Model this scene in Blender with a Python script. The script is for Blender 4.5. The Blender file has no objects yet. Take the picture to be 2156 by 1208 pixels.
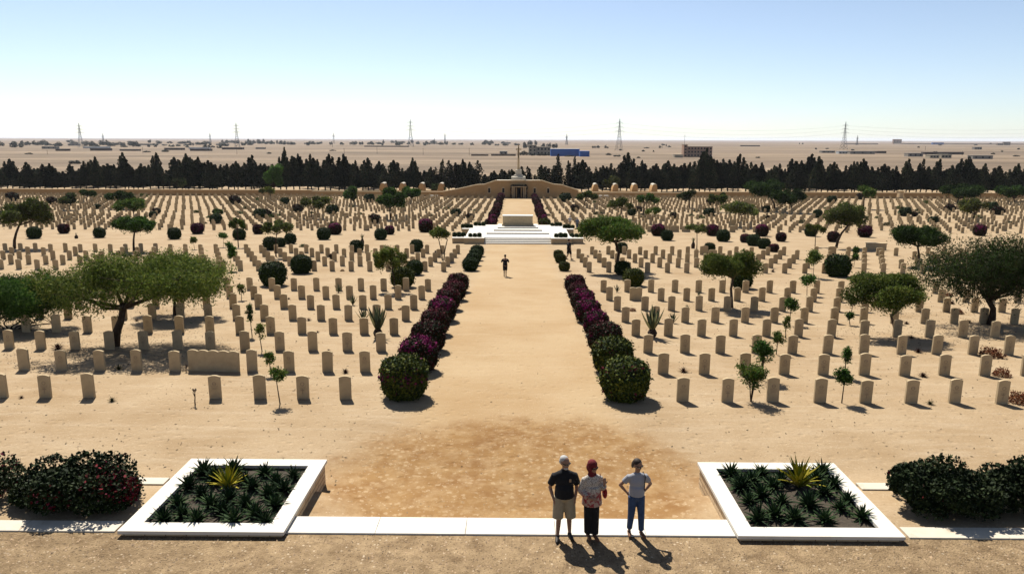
import bpy, bmesh, math, random
import numpy as np
from mathutils import Vector, Matrix
random.seed(7)
RS = np.random.RandomState(11)
R = math.radians

# ------------------------------------------------------------------ camera
scene = bpy.context.scene
F, W0, H0 = 1560.0, 2156.0, 1208.0
CAMZ = 7.85
PITCH, YAW, ROLL = math.atan(311 / F), math.atan(13 / F), R(0.20)
cam_d = bpy.data.cameras.new('camera'); cam = bpy.data.objects.new('camera', cam_d)
scene.collection.objects.link(cam); scene.camera = cam
cam_d.sensor_width = 36; cam_d.lens = F / W0 * 36
cam_d.clip_start = 0.1; cam_d.clip_end = 60000
CM = Matrix.Rotation(YAW, 3, 'Z') @ Matrix.Rotation(math.pi / 2 - PITCH, 3, 'X') @ Matrix.Rotation(ROLL, 3, 'Z')
cam.matrix_world = Matrix.Translation((0, 0, CAMZ)) @ CM.to_4x4()

# ------------------------------------------------------------------ light
SUN_AZ, SUN_EL = R(-21), R(53)          # azimuth clockwise from +Y
world = bpy.data.worlds.new('World'); scene.world = world; world.use_nodes = True
wn = world.node_tree.nodes; bg = wn['Background']
sky = wn.new('ShaderNodeTexSky'); sky.sky_type = 'NISHITA'; sky.sun_disc = False
sky.sun_elevation = SUN_EL; sky.sun_rotation = SUN_AZ % (2 * math.pi)
sky.air_density = .72; sky.dust_density = .3; sky.ozone_density = 1.4; sky.altitude = 30
hz_ = wn.new('ShaderNodeHueSaturation'); hz_.inputs['Saturation'].default_value = .86; world.node_tree.links.new(sky.outputs[0], hz_.inputs['Color']); world.node_tree.links.new(hz_.outputs[0], bg.inputs[0]); bg.inputs[1].default_value = 0.066
sun_d = bpy.data.lights.new('sun', 'SUN'); sun = bpy.data.objects.new('sun', sun_d)
scene.collection.objects.link(sun)
sun_d.energy = 5.0; sun_d.angle = R(0.5); sun_d.color = (1.0, 0.945, 0.85)
sdir = Vector((math.sin(SUN_AZ) * math.cos(SUN_EL), math.cos(SUN_AZ) * math.cos(SUN_EL), math.sin(SUN_EL)))
sun.rotation_euler = sdir.to_track_quat('Z', 'Y').to_euler()
scene.view_settings.view_transform = 'Standard'; scene.view_settings.look = 'None'
scene.view_settings.exposure = 1.0; scene.view_settings.gamma = 1.0
scene.view_settings.use_curve_mapping = False
scene.cycles.max_bounces = 6; scene.cycles.transparent_max_bounces = 4

# ------------------------------------------------------------------ terrain function
_D = np.array([14.2, 20, 23, 30, 45.6, 55.4, 68.2, 80, 95.5, 121, 130, 171, 200, 300, 500, 1e5])
_Z = np.array([-.48, -.48, -.50, -.78, -1.53, -2.03, -2.62, -3.17, -3.85, -4.33, -4.48, -5.10, -5.42, -5.62, -5.65, -5.65])
def tz(y):
    return sum(float(np.interp(y + k, _D, _Z)) for k in (-2, -1, 0, 1, 2)) / 5 if y > 20 else -.48
def gz(x, y):
    edge = 14.22 if -6.2 < x < 6.0 else 16.0
    return 0.0 if y < edge else tz(y)
def ray(px, py):
    return (CM @ Vector(((px - W0 / 2) / F, -(py - H0 / 2) / F, -1))).normalized()
def G(px, py, lift=0.0):
    """ground point seen at a place of the picture"""
    d = ray(px, py)
    lo, hi = 5.0, 30000.0
    if d.z > -1e-4: return Vector((d.x / d.y * 9000, 9000, -5.65))
    for _ in range(60):
        m = (lo + hi) / 2
        x = d.x / d.y * m; z = CAMZ + d.z / d.y * m
        if z > gz(x, m) + lift: lo = m
        else: hi = m
    return Vector((d.x / d.y * lo, lo, gz(d.x / d.y * lo, lo) + lift))
def AT(px, py, y):
    d = ray(px, py); t = y / d.y
    return Vector((d.x * t, y, CAMZ + d.z * t))
def proj(p):
    v = CM.transposed() @ (Vector(p) - Vector((0, 0, CAMZ)))
    return (W0 / 2 + F * v.x / -v.z, H0 / 2 - F * v.y / -v.z, -v.z)

# ------------------------------------------------------------------ object helpers
COL = scene.collection
def tag(o, label=None, cat=None, group=None, kind=None):
    if label: o['label'] = label
    if cat: o['category'] = cat
    if group: o['group'] = group
    if kind: o['kind'] = kind
    return o
def thing(name, label, cat, loc=(0, 0, 0), rz=0, group=None):
    o = bpy.data.objects.new(name, None); COL.objects.link(o)
    o.location = loc; o.rotation_euler = (0, 0, rz); o.empty_display_size = .2
    return tag(o, label, cat, group)
def link(name, me, parent=None, loc=(0, 0, 0)):
    o = bpy.data.objects.new(name, me); COL.objects.link(o); o.location = loc
    if parent: o.parent = parent
    return o
def mesh_np(name, V, Fc, mat, attr=None, smooth=False):
    """V (n,3), Fc (m,4) quads"""
    V = np.asarray(V, dtype=np.float32); Fc = np.asarray(Fc, dtype=np.int32)
    me = bpy.data.meshes.new(name)
    me.vertices.add(len(V)); me.vertices.foreach_set('co', V.ravel())
    k = Fc.shape[1]
    me.loops.add(Fc.size); me.loops.foreach_set('vertex_index', Fc.ravel())
    me.polygons.add(len(Fc))
    me.polygons.foreach_set('loop_start', np.arange(0, Fc.size, k, dtype=np.int32))
    me.polygons.foreach_set('loop_total', np.full(len(Fc), k, dtype=np.int32))
    if smooth: me.polygons.foreach_set('use_smooth', np.ones(len(Fc), dtype=bool))
    if attr is not None:
        a = me.attributes.new('tint', 'FLOAT_VECTOR', 'FACE')
        a.data.foreach_set('vector', np.asarray(attr, dtype=np.float32).ravel())
    me.update(calc_edges=True); me.validate()
    me.materials.append(mat)
    return me
class MB:
    """small mesh builder"""
    def __init__(s): s.v = []; s.f = []; s.mi = []; s.m = 0
    def add(s, vs, fs):
        b = len(s.v); s.v += [tuple(v) for v in vs]; s.f += [tuple(i + b for i in f) for f in fs]; s.mi += [s.m] * len(fs)
    def box(s, x0, x1, y0, y1, z0, z1):
        s.add([(x0,y0,z0),(x1,y0,z0),(x1,y1,z0),(x0,y1,z0),(x0,y0,z1),(x1,y0,z1),(x1,y1,z1),(x0,y1,z1)],
              [(3,2,1,0),(4,5,6,7),(0,1,5,4),(1,2,6,5),(2,3,7,6),(3,0,4,7)])
    def tube(s, pts, rad, n=8, cap=True):
        pts = [Vector(p) for p in pts]; rings = []
        for i, p in enumerate(pts):
            d = (pts[min(i + 1, len(pts) - 1)] - pts[max(i - 1, 0)])
            if d.length < 1e-9: d = Vector((0, 0, 1))
            d.normalize(); a = d.cross(Vector((0, 1, 0.13)));
            if a.length < .05: a = d.cross(Vector((1, 0, 0)))
            a.normalize(); b = d.cross(a)
            r = rad[i] if hasattr(rad, '__len__') else rad
            rings.append([p + (a * math.cos(2*math.pi*k/n) + b * math.sin(2*math.pi*k/n)) * r for k in range(n)])
        vs = [v for r in rings for v in r]; fs = []
        for i in range(len(pts) - 1):
            for k in range(n):
                k2 = (k + 1) % n; fs.append((i*n+k, i*n+k2, (i+1)*n+k2, (i+1)*n+k))
        if cap: fs.append(tuple(range(n))[::-1]); fs.append(tuple((len(pts)-1)*n + k for k in range(n)))
        s.add(vs, fs)
    def prism(s, poly, y0, y1):
        """polygon in x,z extruded along y"""
        n = len(poly)
        s.add([(x, y0, z) for x, z in poly] + [(x, y1, z) for x, z in poly],
              [tuple(range(n)), tuple(range(n, 2*n))[::-1]] + [(i, i + n, (i+1) % n + n, (i+1) % n) for i in range(n)])
    def lathe(s, prof, n=16, c=(0, 0)):
        vs = []
        for r, z in prof: vs += [(c[0] + r*math.cos(2*math.pi*(k+.5)/n), c[1] + r*math.sin(2*math.pi*(k+.5)/n), z) for k in range(n)]
        fs = [(i*n+k, i*n+(k+1) % n, (i+1)*n+(k+1) % n, (i+1)*n+k) for i in range(len(prof)-1) for k in range(n)]
        fs += [tuple(range(n))[::-1], tuple((len(prof)-1)*n + k for k in range(n))]
        s.add(vs, fs)
    def mesh(s, name, mats, smooth=False, bevel=0):
        me = bpy.data.meshes.new(name); me.from_pydata(s.v, [], s.f)
        for m in (mats if isinstance(mats, (list, tuple)) else [mats]): me.materials.append(m)
        me.polygons.foreach_set('material_index', s.mi)
        bm = bmesh.new(); bm.from_mesh(me)
        bmesh.ops.recalc_face_normals(bm, faces=bm.faces)
        if bevel: bmesh.ops.bevel(bm, geom=[e for e in bm.edges if e.calc_face_angle(0) > .6], offset=bevel, segments=1, affect='EDGES')
        bm.to_mesh(me); bm.free()
        if smooth: me.polygons.foreach_set('use_smooth', [True]*len(me.polygons))
        me.update(); return me
    def build(s, name, mats, parent=None, loc=(0, 0, 0), smooth=False, bevel=0):
        return link(name, s.mesh(name, mats, smooth, bevel), parent, loc)
def ordn(n):
    w = ['zeroth','first','second','third','fourth','fifth','sixth','seventh','eighth','ninth','tenth','eleventh','twelfth']
    if n < 13: return w[n]
    return f"{n}{'th' if 10 <= n % 100 <= 20 else {1:'st',2:'nd',3:'rd'}.get(n % 10,'th')}"

# ------------------------------------------------------------------ materials
ALB = .58; HAZE = .00005
def mat(name, col, rough=.85, var=.12, scale=8, bump=0.0, bscale=40, spec=.25, detail=5, col2=None, objrand=0.0, coord='Object'):
    col = tuple(c * ALB for c in col); col2 = col2 and tuple(c * ALB for c in col2)
    m = bpy.data.materials.new(name); m.use_nodes = True
    nt = m.node_tree; N = nt.nodes; L = nt.links; b = N['Principled BSDF']
    b.inputs['Roughness'].default_value = rough; b.inputs['Specular IOR Level'].default_value = spec
    tc = N.new('ShaderNodeTexCoord'); co = tc.outputs[coord] if coord != 'World' else N.new('ShaderNodeNewGeometry').outputs['Position']
    nz = N.new('ShaderNodeTexNoise'); nz.inputs['Scale'].default_value = scale; nz.inputs['Detail'].default_value = detail
    nz.inputs['Roughness'].default_value = .65
    L.new(co, nz.inputs['Vector'])
    rp = N.new('ShaderNodeValToRGB'); e = rp.color_ramp.elements
    c2 = col2 or tuple(min(1, c * (1 + var)) for c in col)
    e[0].position = .3; e[1].position = .7
    e[0].color = (*[c * (1 - var) for c in col], 1); e[1].color = (*c2, 1)
    L.new(nz.outputs[0], rp.inputs[0]); out = rp.outputs[0]
    if objrand:
        oi = N.new('ShaderNodeObjectInfo'); mr = N.new('ShaderNodeMapRange')
        mr.inputs[3].default_value = 1 - objrand; mr.inputs[4].default_value = 1 + objrand
        L.new(oi.outputs['Random'], mr.inputs[0])
        hs = N.new('ShaderNodeHueSaturation'); L.new(mr.outputs[0], hs.inputs['Value']); L.new(out, hs.inputs['Color']); out = hs.outputs[0]
    L.new(out, b.inputs['Base Color'])
    if bump:
        n2 = N.new('ShaderNodeTexNoise'); n2.inputs['Scale'].default_value = bscale; n2.inputs['Detail'].default_value = 4
        L.new(co, n2.inputs['Vector'])
        bp = N.new('ShaderNodeBump'); bp.inputs['Strength'].default_value = bump; bp.inputs['Distance'].default_value = .02
        L.new(n2.outputs[0], bp.inputs['Height']); L.new(bp.outputs[0], b.inputs['Normal'])
    return m
def leafmat(name, rough=.55, spec=.3, objrand=.12, trans=.12):
    m = bpy.data.materials.new(name); m.use_nodes = True
    N = m.node_tree.nodes; L = m.node_tree.links; b = N['Principled BSDF']
    b.inputs['Roughness'].default_value = rough; b.inputs['Specular IOR Level'].default_value = spec
    at = N.new('ShaderNodeAttribute'); at.attribute_name = 'tint'
    oi = N.new('ShaderNodeObjectInfo'); mr = N.new('ShaderNodeMapRange'); mr.inputs[3].default_value = .72 - objrand; mr.inputs[4].default_value = .72 + objrand
    L.new(oi.outputs['Random'], mr.inputs[0])
    hs = N.new('ShaderNodeHueSaturation'); L.new(mr.outputs[0], hs.inputs['Value']); L.new(at.outputs['Color'], hs.inputs['Color'])
    L.new(hs.outputs[0], b.inputs['Base Color'])
    if trans:
        t = N.new('ShaderNodeBsdfTranslucent'); L.new(hs.outputs[0], t.inputs[0])
        mx = N.new('ShaderNodeMixShader'); mx.inputs[0].default_value = trans
        L.new(b.outputs[0], mx.inputs[1]); L.new(t.outputs[0], mx.inputs[2]); L.new(mx.outputs[0], N['Material Output'].inputs[0])
    return m
M_leaf = leafmat('foliage', trans=.28, rough=.8, spec=.08)
M_leafdark = leafmat('foliage_dense', trans=.0, rough=.75, spec=.10)
M_casu = leafmat('casuarina_foliage', trans=.15, rough=.8, spec=.05, objrand=.32)
M_bark = mat('bark', (.055, .035, .022), .95, .4, 12, .6, 30)
M_barkpale = mat('bark_pale', (.13, .09, .06), .95, .4, 12, .6, 30)
M_stone = mat('limestone', (.63, .49, .30), .9, .13, 4, .15, 60, spec=.1, objrand=.07)
M_emblem = mat('carving', (.42, .32, .21), .9, .06, 20, spec=.1)
M_white = mat('white_stone', (.86, .80, .69), .75, .05, 3, .1, 30, col2=(.92, .87, .77), coord='World')
M_whiteface = mat('stone_face', (.62, .47, .28), .85, .12, 4, .2, 20, coord='World')
M_ochre = mat('ochre_render', (.62, .385, .175), .9, .10, .6, .1, 6, coord='World', spec=.1)
M_ochre2 = mat('ochre_coping', (.74, .56, .34), .9, .08, .8, coord='World', spec=.1)
M_pale = mat('pale_stone', (.68, .62, .50), .85, .06, 1, coord='World')
M_soil = mat('soil', (.075, .058, .040), .95, .3, 14, .6, 40, coord='World')
M_dark = mat('dark_opening', (.012, .010, .009), .9, .1)  # near-black; on the niche panels it stands for shade

def sandy(m, amt=.8):
    N = m.node_tree.nodes; L = m.node_tree.links; b = N['Principled BSDF']; src = b.inputs['Base Color'].links[0].from_socket
    P = N.new('ShaderNodeNewGeometry').outputs['Position']; n = N.new('ShaderNodeTexNoise'); n.inputs['Scale'].default_value = 2.2; n.inputs['Detail'].default_value = 8; n.inputs['Roughness'].default_value = .8; L.new(P, n.inputs['Vector'])
    r = N.new('ShaderNodeMapRange'); r.inputs[1].default_value = .55; r.inputs[2].default_value = .72; r.inputs[4].default_value = amt; L.new(n.outputs[0], r.inputs[0])
    x = N.new('ShaderNodeMix'); x.data_type = 'RGBA'; L.new(r.outputs[0], x.inputs[0]); L.new(src, x.inputs[6]); x.inputs[7].default_value = (.33, .235, .135, 1); L.new(x.outputs[2], b.inputs['Base Color'])
M_kerb = mat('kerb_stone', (.74, .66, .53), .8, .08, 3, .2, 30, coord='World'); sandy(M_kerb, .9); sandy(M_white, .35)
def ground_mat():
    m = bpy.data.materials.new('sand_ground'); m.use_nodes = True
    nt = m.node_tree; N = nt.nodes; L = nt.links; b = N['Principled BSDF']
    b.inputs['Roughness'].default_value = .95; b.inputs['Specular IOR Level'].default_value = .08
    P = N.new('ShaderNodeNewGeometry').outputs['Position']
    sx = N.new('ShaderNodeSeparateXYZ'); L.new(P, sx.inputs[0])
    def noise(scale, detail=5, rough=.6, vec=None, dist=0):
        n = N.new('ShaderNodeTexNoise'); n.inputs['Scale'].default_value = scale; n.inputs['Detail'].default_value = detail
        n.inputs['Roughness'].default_value = rough; n.inputs['Distortion'].default_value = dist
        L.new(vec or P, n.inputs['Vector']); return n.outputs[0]
    def mr(v, a, c, d=0., e=1., smooth=False):
        n = N.new('ShaderNodeMapRange'); n.inputs[1].default_value = a; n.inputs[2].default_value = c; n.inputs[3].default_value = d; n.inputs[4].default_value = e
        if smooth: n.interpolation_type = 'SMOOTHSTEP'
        L.new(v, n.inputs[0]); return n.outputs[0]
    def mix(f, a, c):
        n = N.new('ShaderNodeMix'); n.data_type = 'RGBA'
        if hasattr(f, 'links'): L.new(f, n.inputs[0])
        else: n.inputs[0].default_value = f
        for i, v in ((6, a), (7, c)):
            if hasattr(v, 'links'): L.new(v, n.inputs[i])
            else: n.inputs[i].default_value = (*v, 1)
        return n.outputs[2]
    def mul(a, c, op='MULTIPLY'):
        n = N.new('ShaderNodeMath'); n.operation = op
        for i, v in ((0, a), (1, c)):
            if hasattr(v, 'links'): L.new(v, n.inputs[i])
            else: n.inputs[i].default_value = v
        return n.outputs[0]
    mp = N.new('ShaderNodeMapping'); mp.inputs['Scale'].default_value = (.35, 1.6, 1); L.new(P, mp.inputs[0]); streak = mp.outputs[0]
    base = mix(mr(noise(.35, 6), .3, .7), (.405, .285, .165), (.55, .42, .27))
    base = mix(mul(mr(noise(1.3, 6, .7, streak), .48, .72), .55), base, (.63, .51, .36))
    base = mix(mul(mr(noise(3.0, 6, .7), .55, .75), .35), base, (.42, .30, .18))
    base = mix(mul(mr(noise(14, 6, .85), .40, .70), .50), base, (.33, .23, .135))
    # trodden warm path down the middle
    ax = mul(sx.outputs[0], .1, 'ADD'); ab = mul(ax, 0, 'ABSOLUTE'); 
    pm = mr(mul(ab, mul(noise(.5, 4), 1.5), 'ADD'), 3.2, 4.6, 1, 0, True)
    base = mix(mul(pm, .55), base, mix(mr(noise(.25, 5), .35, .65), (.47, .31, .155), (.57, .42, .245)))
    # brown worn patch with pale spots
    dx = mul(ax, .19); dy = mul(mul(sx.outputs[1], -17.4, 'ADD'), .235)
    rr = mul(mul(dx, dx), mul(dy, dy), 'ADD'); rr = mul(rr, mul(mr(noise(.6, 5, .65), 0, 1, -.55, .55), 1), 'ADD')
    pat = mr(rr, .5, 1.15, 1, 0, True)
    spots = mr(noise(6.5, 2, .5, None, .4), .53, .60)
    def cells(scale, thr, dist, wob=.0):
        v = N.new('ShaderNodeTexVoronoi'); v.inputs['Scale'].default_value = scale
        if wob:
            nn = N.new('ShaderNodeTexNoise'); nn.inputs['Scale'].default_value = scale*2.5; nn.inputs['Detail'].default_value = 3; L.new(P, nn.inputs['Vector'])
            vm = N.new('ShaderNodeVectorMath'); vm.operation = 'MULTIPLY_ADD'; vm.inputs[1].default_value = (wob, wob, wob); L.new(nn.outputs['Color'], vm.inputs[0]); L.new(P, vm.inputs[2]); L.new(vm.outputs[0], v.inputs['Vector'])
        else: L.new(P, v.inputs['Vector'])
        sp = N.new('ShaderNodeSeparateColor'); L.new(v.outputs['Color'], sp.inputs[0])
        return mul(mr(sp.outputs[0], thr, thr + .02), mr(v.outputs['Distance'], dist*.7, dist, 1, 0))
    spots2 = mul(mr(noise(.55, 3), .30, .55), cells(6.0, .45, .40, .14))
    brown = mix(mr(noise(1.2, 6), .3, .7), (.27, .145, .06), (.37, .225, .10))
    brown = mix(mul(mul(mr(noise(2.1, 6, .7), .45, .62), .45), 1), brown, (.52, .37, .21))
    brown = mix(mul(spots2, .42), brown, (.62, .475, .30))
    base = mix(pat, base, brown)
    # coarse gravel of the upper terrace
    vor = N.new('ShaderNodeTexVoronoi'); vor.inputs['Scale'].default_value = 26; L.new(P, vor.inputs['Vector'])
    g = mix(mr(noise(2.2, 7, .75), .35, .65), (.20, .135, .075), (.44, .32, .19))
    g = mix(mul(mr(vor.outputs['Distance'], .0, .32, 1, 0), .35), g, (.14, .10, .07))
    g = mix(mul(mr(noise(9, 8, .9), .52, .66), .8), g, (.13, .09, .055))
    g = mix(mul(mr(noise(13, 6, .9), .58, .70), .5), g, (.60, .48, .33))
    gm = mr(sx.outputs[1], 13.75, 13.85, 1, 0)
    g = mix(mul(cells(22, .80, .42), .75), g, (.10, .07, .045))
    g = mix(mul(cells(15, .88, .40), .7), g, (.62, .50, .36))
    g = mix(mul(cells(9, .90, .33, .05), .7), g, (.13, .09, .055))
    base = mix(mul(cells(11, .93, .30), .45), base, (.22, .15, .09))
    base = mix(mul(cells(17, .90, .40), .35), base, (.70, .58, .42))
    base = mix(gm, base, g)
    # far desert: greyer, with scrub, bands and haze painted in toward the horizon
    far = mr(sx.outputs[1], 175, 330, 0, 1, True)
    mp2 = N.new('ShaderNodeMapping'); mp2.inputs['Scale'].default_value = (.35, 1.0, 1); L.new(P, mp2.inputs[0])
    d1 = mix(mr(noise(.008, 9, .7, mp2.outputs[0]), .38, .62), (.17, .125, .085), (.36, .27, .185))
    d1 = mix(mul(mr(noise(.05, 10, .8, mp2.outputs[0]), .50, .64), .75), d1, (.13, .10, .065))
    d1 = mix(mul(mr(noise(.0016, 6, .6, mp2.outputs[0]), .5, .62), .5), d1, (.27, .20, .145))
    haze_tint = mr(sx.outputs[1], 1300, 6000, 0, 1)
    d1 = mix(mul(haze_tint, .65), d1, (.25, .19, .165))
    base = mix(far, base, d1)
    hv = N.new('ShaderNodeHueSaturation'); hv.inputs['Value'].default_value = .58; hv.inputs['Saturation'].default_value = 1.04; L.new(base, hv.inputs['Color']); L.new(hv.outputs[0], b.inputs['Base Color'])
    fp = N.new('ShaderNodeTexVoronoi'); fp.inputs['Scale'].default_value = 2.6; fp.inputs['Randomness'].default_value = 1; L.new(P, fp.inputs['Vector'])
    h = mul(mul(mul(noise(28, 5, .7), .6), mul(noise(6, 5), .9), 'ADD'), mul(mr(fp.outputs['Distance'], .05, .3), 1.1), 'ADD')
    h = mul(h, mul(vor.outputs['Distance'], mul(gm, .6)), 'ADD')
    bp = N.new('ShaderNodeBump'); bp.inputs['Distance'].default_value = .03
    L.new(mr(sx.outputs[1], 13.6, 60, .85, .2), bp.inputs['Strength']); L.new(h, bp.inputs['Height']); L.new(bp.outputs[0], b.inputs['Normal'])
    return m
M_ground = ground_mat()

# ------------------------------------------------------------------ ground sheet
def build_ground():
    xs = [-24000, -9000, -3500, -1500, -700, -350, -200, -120] + list(np.arange(-80, -8, 8)) + [-6.22, -6.2, -3, 0, 3, 6.0, 6.02] + list(np.arange(12, 84, 8)) + [120, 200, 350, 700, 1500, 3500, 9000, 24000]
    ys = [-400, -60, 0, 8, 12, 14.21, 14.23, 15.99, 16.01, 18, 20] + list(np.arange(21, 50, 1.5)) + list(np.arange(50, 210, 4)) + [230, 260, 300, 400, 600, 1000, 2000, 4000, 8000, 16000, 40000]
    V = [(x, y, gz(x, y)) for y in ys for x in xs]; n = len(xs)
    Fc = [(j*n+i, j*n+i+1, (j+1)*n+i+1, (j+1)*n+i) for j in range(len(ys)-1) for i in range(n-1)]
    o = link('ground', mesh_np('ground', V, Fc, M_ground)); tag(o, kind='structure')
build_ground()

# ------------------------------------------------------------------ terrace kerbs, steps, planters
def slab(name, x0, x1, y0, y1, z0, z1, joints=1.9, parent=None):
    mb = MB(); n = max(1, round((x1 - x0) / joints)); w = (x1 - x0) / n
    for i in range(n): mb.box(x0 + i*w + .004, x0 + (i+1)*w - .004, y0, y1, z0, z1)
    return mb.build(name, M_white, parent, bevel=.006)
o = slab('terrace_path_edge', -4.70, 4.44, 13.70, 14.36, -.3, .035)
tag(o, kind='structure'); o.name = 'pavement_edge'
st = thing('stone_steps', 'pale stone steps down from the white edge between the two planters', 'steps')
for i in range(2):
    slab('step', -4.70, 4.44, 14.364 + .29*i, 14.65 + .29*i, -.5, -.13 - .17*i, 1.9, st)
def kerb(name, lab, x0, x1, y0, y1, z1):
    o = slab(name, x0, x1, y0, y1, -.5, z1); o.data.materials[0] = M_kerb; tag(o, lab, 'kerb', 'white stone kerbs edging the outer beds')
kerb('stone_kerb', 'near white stone kerb running left from the left planter', -16, -8.16, 13.70, 14.12, .03)
kerb('stone_kerb', 'near white stone kerb running right from the right planter', 7.90, 16, 13.70, 14.12, .03)
kerb('stone_kerb', 'far white kerb behind the big bougainvillea on the left', -16, -8.16, 15.80, 16.14, .03)
kerb('stone_kerb', 'far white kerb behind the big bougainvillea on the right', 7.90, 16, 15.80, 16.14, .03)

PLZ = .14
def brick_mat():
    m = mat('rubble_wall', (.50, .37, .22), .9, .2, 3, .3, 20, coord='World')
    N = m.node_tree.nodes; L = m.node_tree.links; b = N['Principled BSDF']
    br = N.new('ShaderNodeTexBrick'); br.inputs['Scale'].default_value = 1; br.inputs['Brick Width'].default_value = .42; br.inputs['Row Height'].default_value = .125
    br.inputs['Mortar Size'].default_value = .012; br.inputs['Color1'].default_value = (.52, .39, .24, 1); br.inputs['Color2'].default_value = (.42, .30, .17, 1)
    br.inputs['Mortar'].default_value = (.17, .11, .06, 1)
    g = N.new('ShaderNodeNewGeometry'); s = N.new('ShaderNodeSeparateXYZ'); c = N.new('ShaderNodeCombineXYZ'); a = N.new('ShaderNodeMath'); a.operation = 'ADD'
    L.new(g.outputs['Position'], s.inputs[0]); L.new(s.outputs[0], a.inputs[0]); L.new(s.outputs[1], a.inputs[1]); L.new(a.outputs[0], c.inputs[0]); L.new(s.outputs[2], c.inputs[1])
    L.new(c.outputs[0], br.inputs[0]); L.new(br.outputs[0], b.inputs['Base Color']); return m
M_brick = brick_mat()
def planter(x0, x1, y0, y1, lab):
    t = thing('stone_planter', lab, 'planter', ((x0+x1)/2, y0, 0), 0, 'square stone planters flanking the steps')
    w = (x1-x0)/2; d = y1-y0; k = .36; z0 = PLZ - .07
    c = MB()   # coping, mitred ring of four stones
    A = [(-w,0),(w,0),(w,d),(-w,d)]; B = [(-w+k,k*.98),(w-k,k*.98),(w-k,d-k),(-w+k,d-k)]
    for i in range(4):
        j = (i+1) % 4; q = [A[i], A[j], B[j], B[i]]
        c.add([(x,y,z0) for x,y in q]+[(x,y,PLZ) for x,y in q], [(3,2,1,0),(4,5,6,7)]+[(a,(a+1)%4,(a+1)%4+4,a+4) for a in range(4)])
    c.build('coping', M_white, t)
    b = MB(); i = .05
    b.box(-w+i, w-i, i, k-.05, -.75, z0-.003); b.box(-w+i, w-i, d-k+.05, d-i, -.75, z0-.003)
    b.box(-w+i, -w+k-.05, k-.047, d-k+.047, -.75, z0-.003); b.box(w-k+.05, w-i, k-.047, d-k+.047, -.75, z0-.003)
    b.build('wall', M_brick, t)
    s = MB(); s.box(-w+k-.04, w-k+.04, k-.04, d-k+.04, -.3, .03); s.build('soil', M_soil, t)
    return t
planter(-8.00, -4.66, 13.52, 16.95, 'square white stone planter of dark aloes on the left of the steps')
planter(4.40, 7.72, 13.52, 16.95, 'square white stone planter of dark aloes on the right of the steps')

# ------------------------------------------------------------------ foliage helpers
def quads(P, size, asp=1.0, rs=RS, N=None, align=.5):
    """one leaf quad per point"""
    n = len(P)
    d = rs.normal(size=(n, 3))
    if N is not None: d = d * (1 - align) + N * align * 1.6
    d /= np.linalg.norm(d, axis=1, keepdims=True) + 1e-9
    u = np.cross(d, rs.normal(size=(n, 3))); u /= np.linalg.norm(u, axis=1, keepdims=True) + 1e-9
    v = np.cross(d, u); s = (size * rs.uniform(.6, 1.35, size=(n, 1)))
    u = u * s * asp; v = v * s / max(1, asp ** .5)
    V = np.stack([P - u*.5, P + v*.5, P + u*.5, P - v*.5], 1).reshape(-1, 3)
    return V, np.arange(4*n, dtype=np.int32).reshape(-1, 4)
def sphere_dirs(n, rs=RS):
    d = rs.normal(size=(n, 3)); return d / np.linalg.norm(d, axis=1, keepdims=True)
def cube_sphere(k=10):
    V = []; Fc = []
    for ax in range(3):
        for sg in (-1, 1):
            b = len(V)
            for i in range(k+1):
                for j in range(k+1):
                    p = [0, 0, 0]; p[ax] = sg; p[(ax+1) % 3] = (2*i/k-1)*sg; p[(ax+2) % 3] = 2*j/k-1
                    V.append(p)
            for i in range(k):
                for j in range(k): a = b+i*(k+1)+j; Fc.append((a, a+k+1, a+k+2, a+1))
    V = np.array(V, float); V /= np.linalg.norm(V, axis=1, keepdims=True); return V, np.array(Fc)
CSV, CSF = cube_sphere()
def vn(P, sc, seed):
    """cheap smooth noise in -1..1"""
    r = np.random.RandomState(seed); o = np.zeros(len(P))
    for k in range(5):
        w = r.normal(size=3) * sc * (1 + .5*k); o += np.sin(P @ w + r.uniform(0, 6.28)) / (1 + .4*k)
    return o / 2.4
def bush_mesh(seed, n, leaf, pal, rx=.5, rz=.5, sq=3.0, topcol=None, lump=.05):
    """clipped ball ~1 m wide; pal = list of (weight, rgb); topcol = (rgbs, amount, patch seed)"""
    rs = np.random.RandomState(seed)
    def shape(d):
        rho = np.hypot(d[:, 0], d[:, 1]); q = (rho ** sq + np.abs(d[:, 2]) ** sq) ** (-1/sq)
        p = d * q[:, None] * (1 + lump * vn(d, 3.0, seed)[:, None] + lump*.5 * vn(d, 9.0, seed+1)[:, None])
        p = p * np.array([rx, rx, rz])
        low = np.clip(-p[:, 2:3] / rz, 0, 1); p[:, :2] *= (1 - .22 * low ** 2); p[:, 2] += rz * .96
        return p
    d = sphere_dirs(n, rs); P = shape(d); P *= 1 + rs.normal(0, .012, size=(n, 1)); k = rs.rand(n) < .06; P[k] += d[k] * leaf * rs.uniform(.3, 1.7, size=(k.sum(), 1))
    V, Fc = quads(P, leaf, 1.4, rs, d, .35)
    cols = np.array([c for _, c in pal]); w = np.array([a for a, _ in pal]); w = w / w.sum()
    C = cols[rs.choice(len(pal), n, p=w)] * rs.uniform(.7, 1.3, size=(n, 1))
    if topcol:
        tc, amt, ps, zw = topcol; tc = np.array(tc)
        f = vn(d, 2.4, ps) * .65 + d[:, 2] * zw + rs.normal(0, .25, n); k = f > (1.3 - amt * 1.8)
        C[k] = tc[rs.choice(len(tc), k.sum())] * rs.uniform(.6, 1.3, size=(k.sum(), 1))
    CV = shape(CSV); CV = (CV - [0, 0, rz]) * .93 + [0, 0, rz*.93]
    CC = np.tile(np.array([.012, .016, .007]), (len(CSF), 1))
    return mesh_np('bush_foliage', np.vstack([V, CV]), np.vstack([Fc, CSF + len(V)]), M_leafdark, np.vstack([C, CC]))
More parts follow.
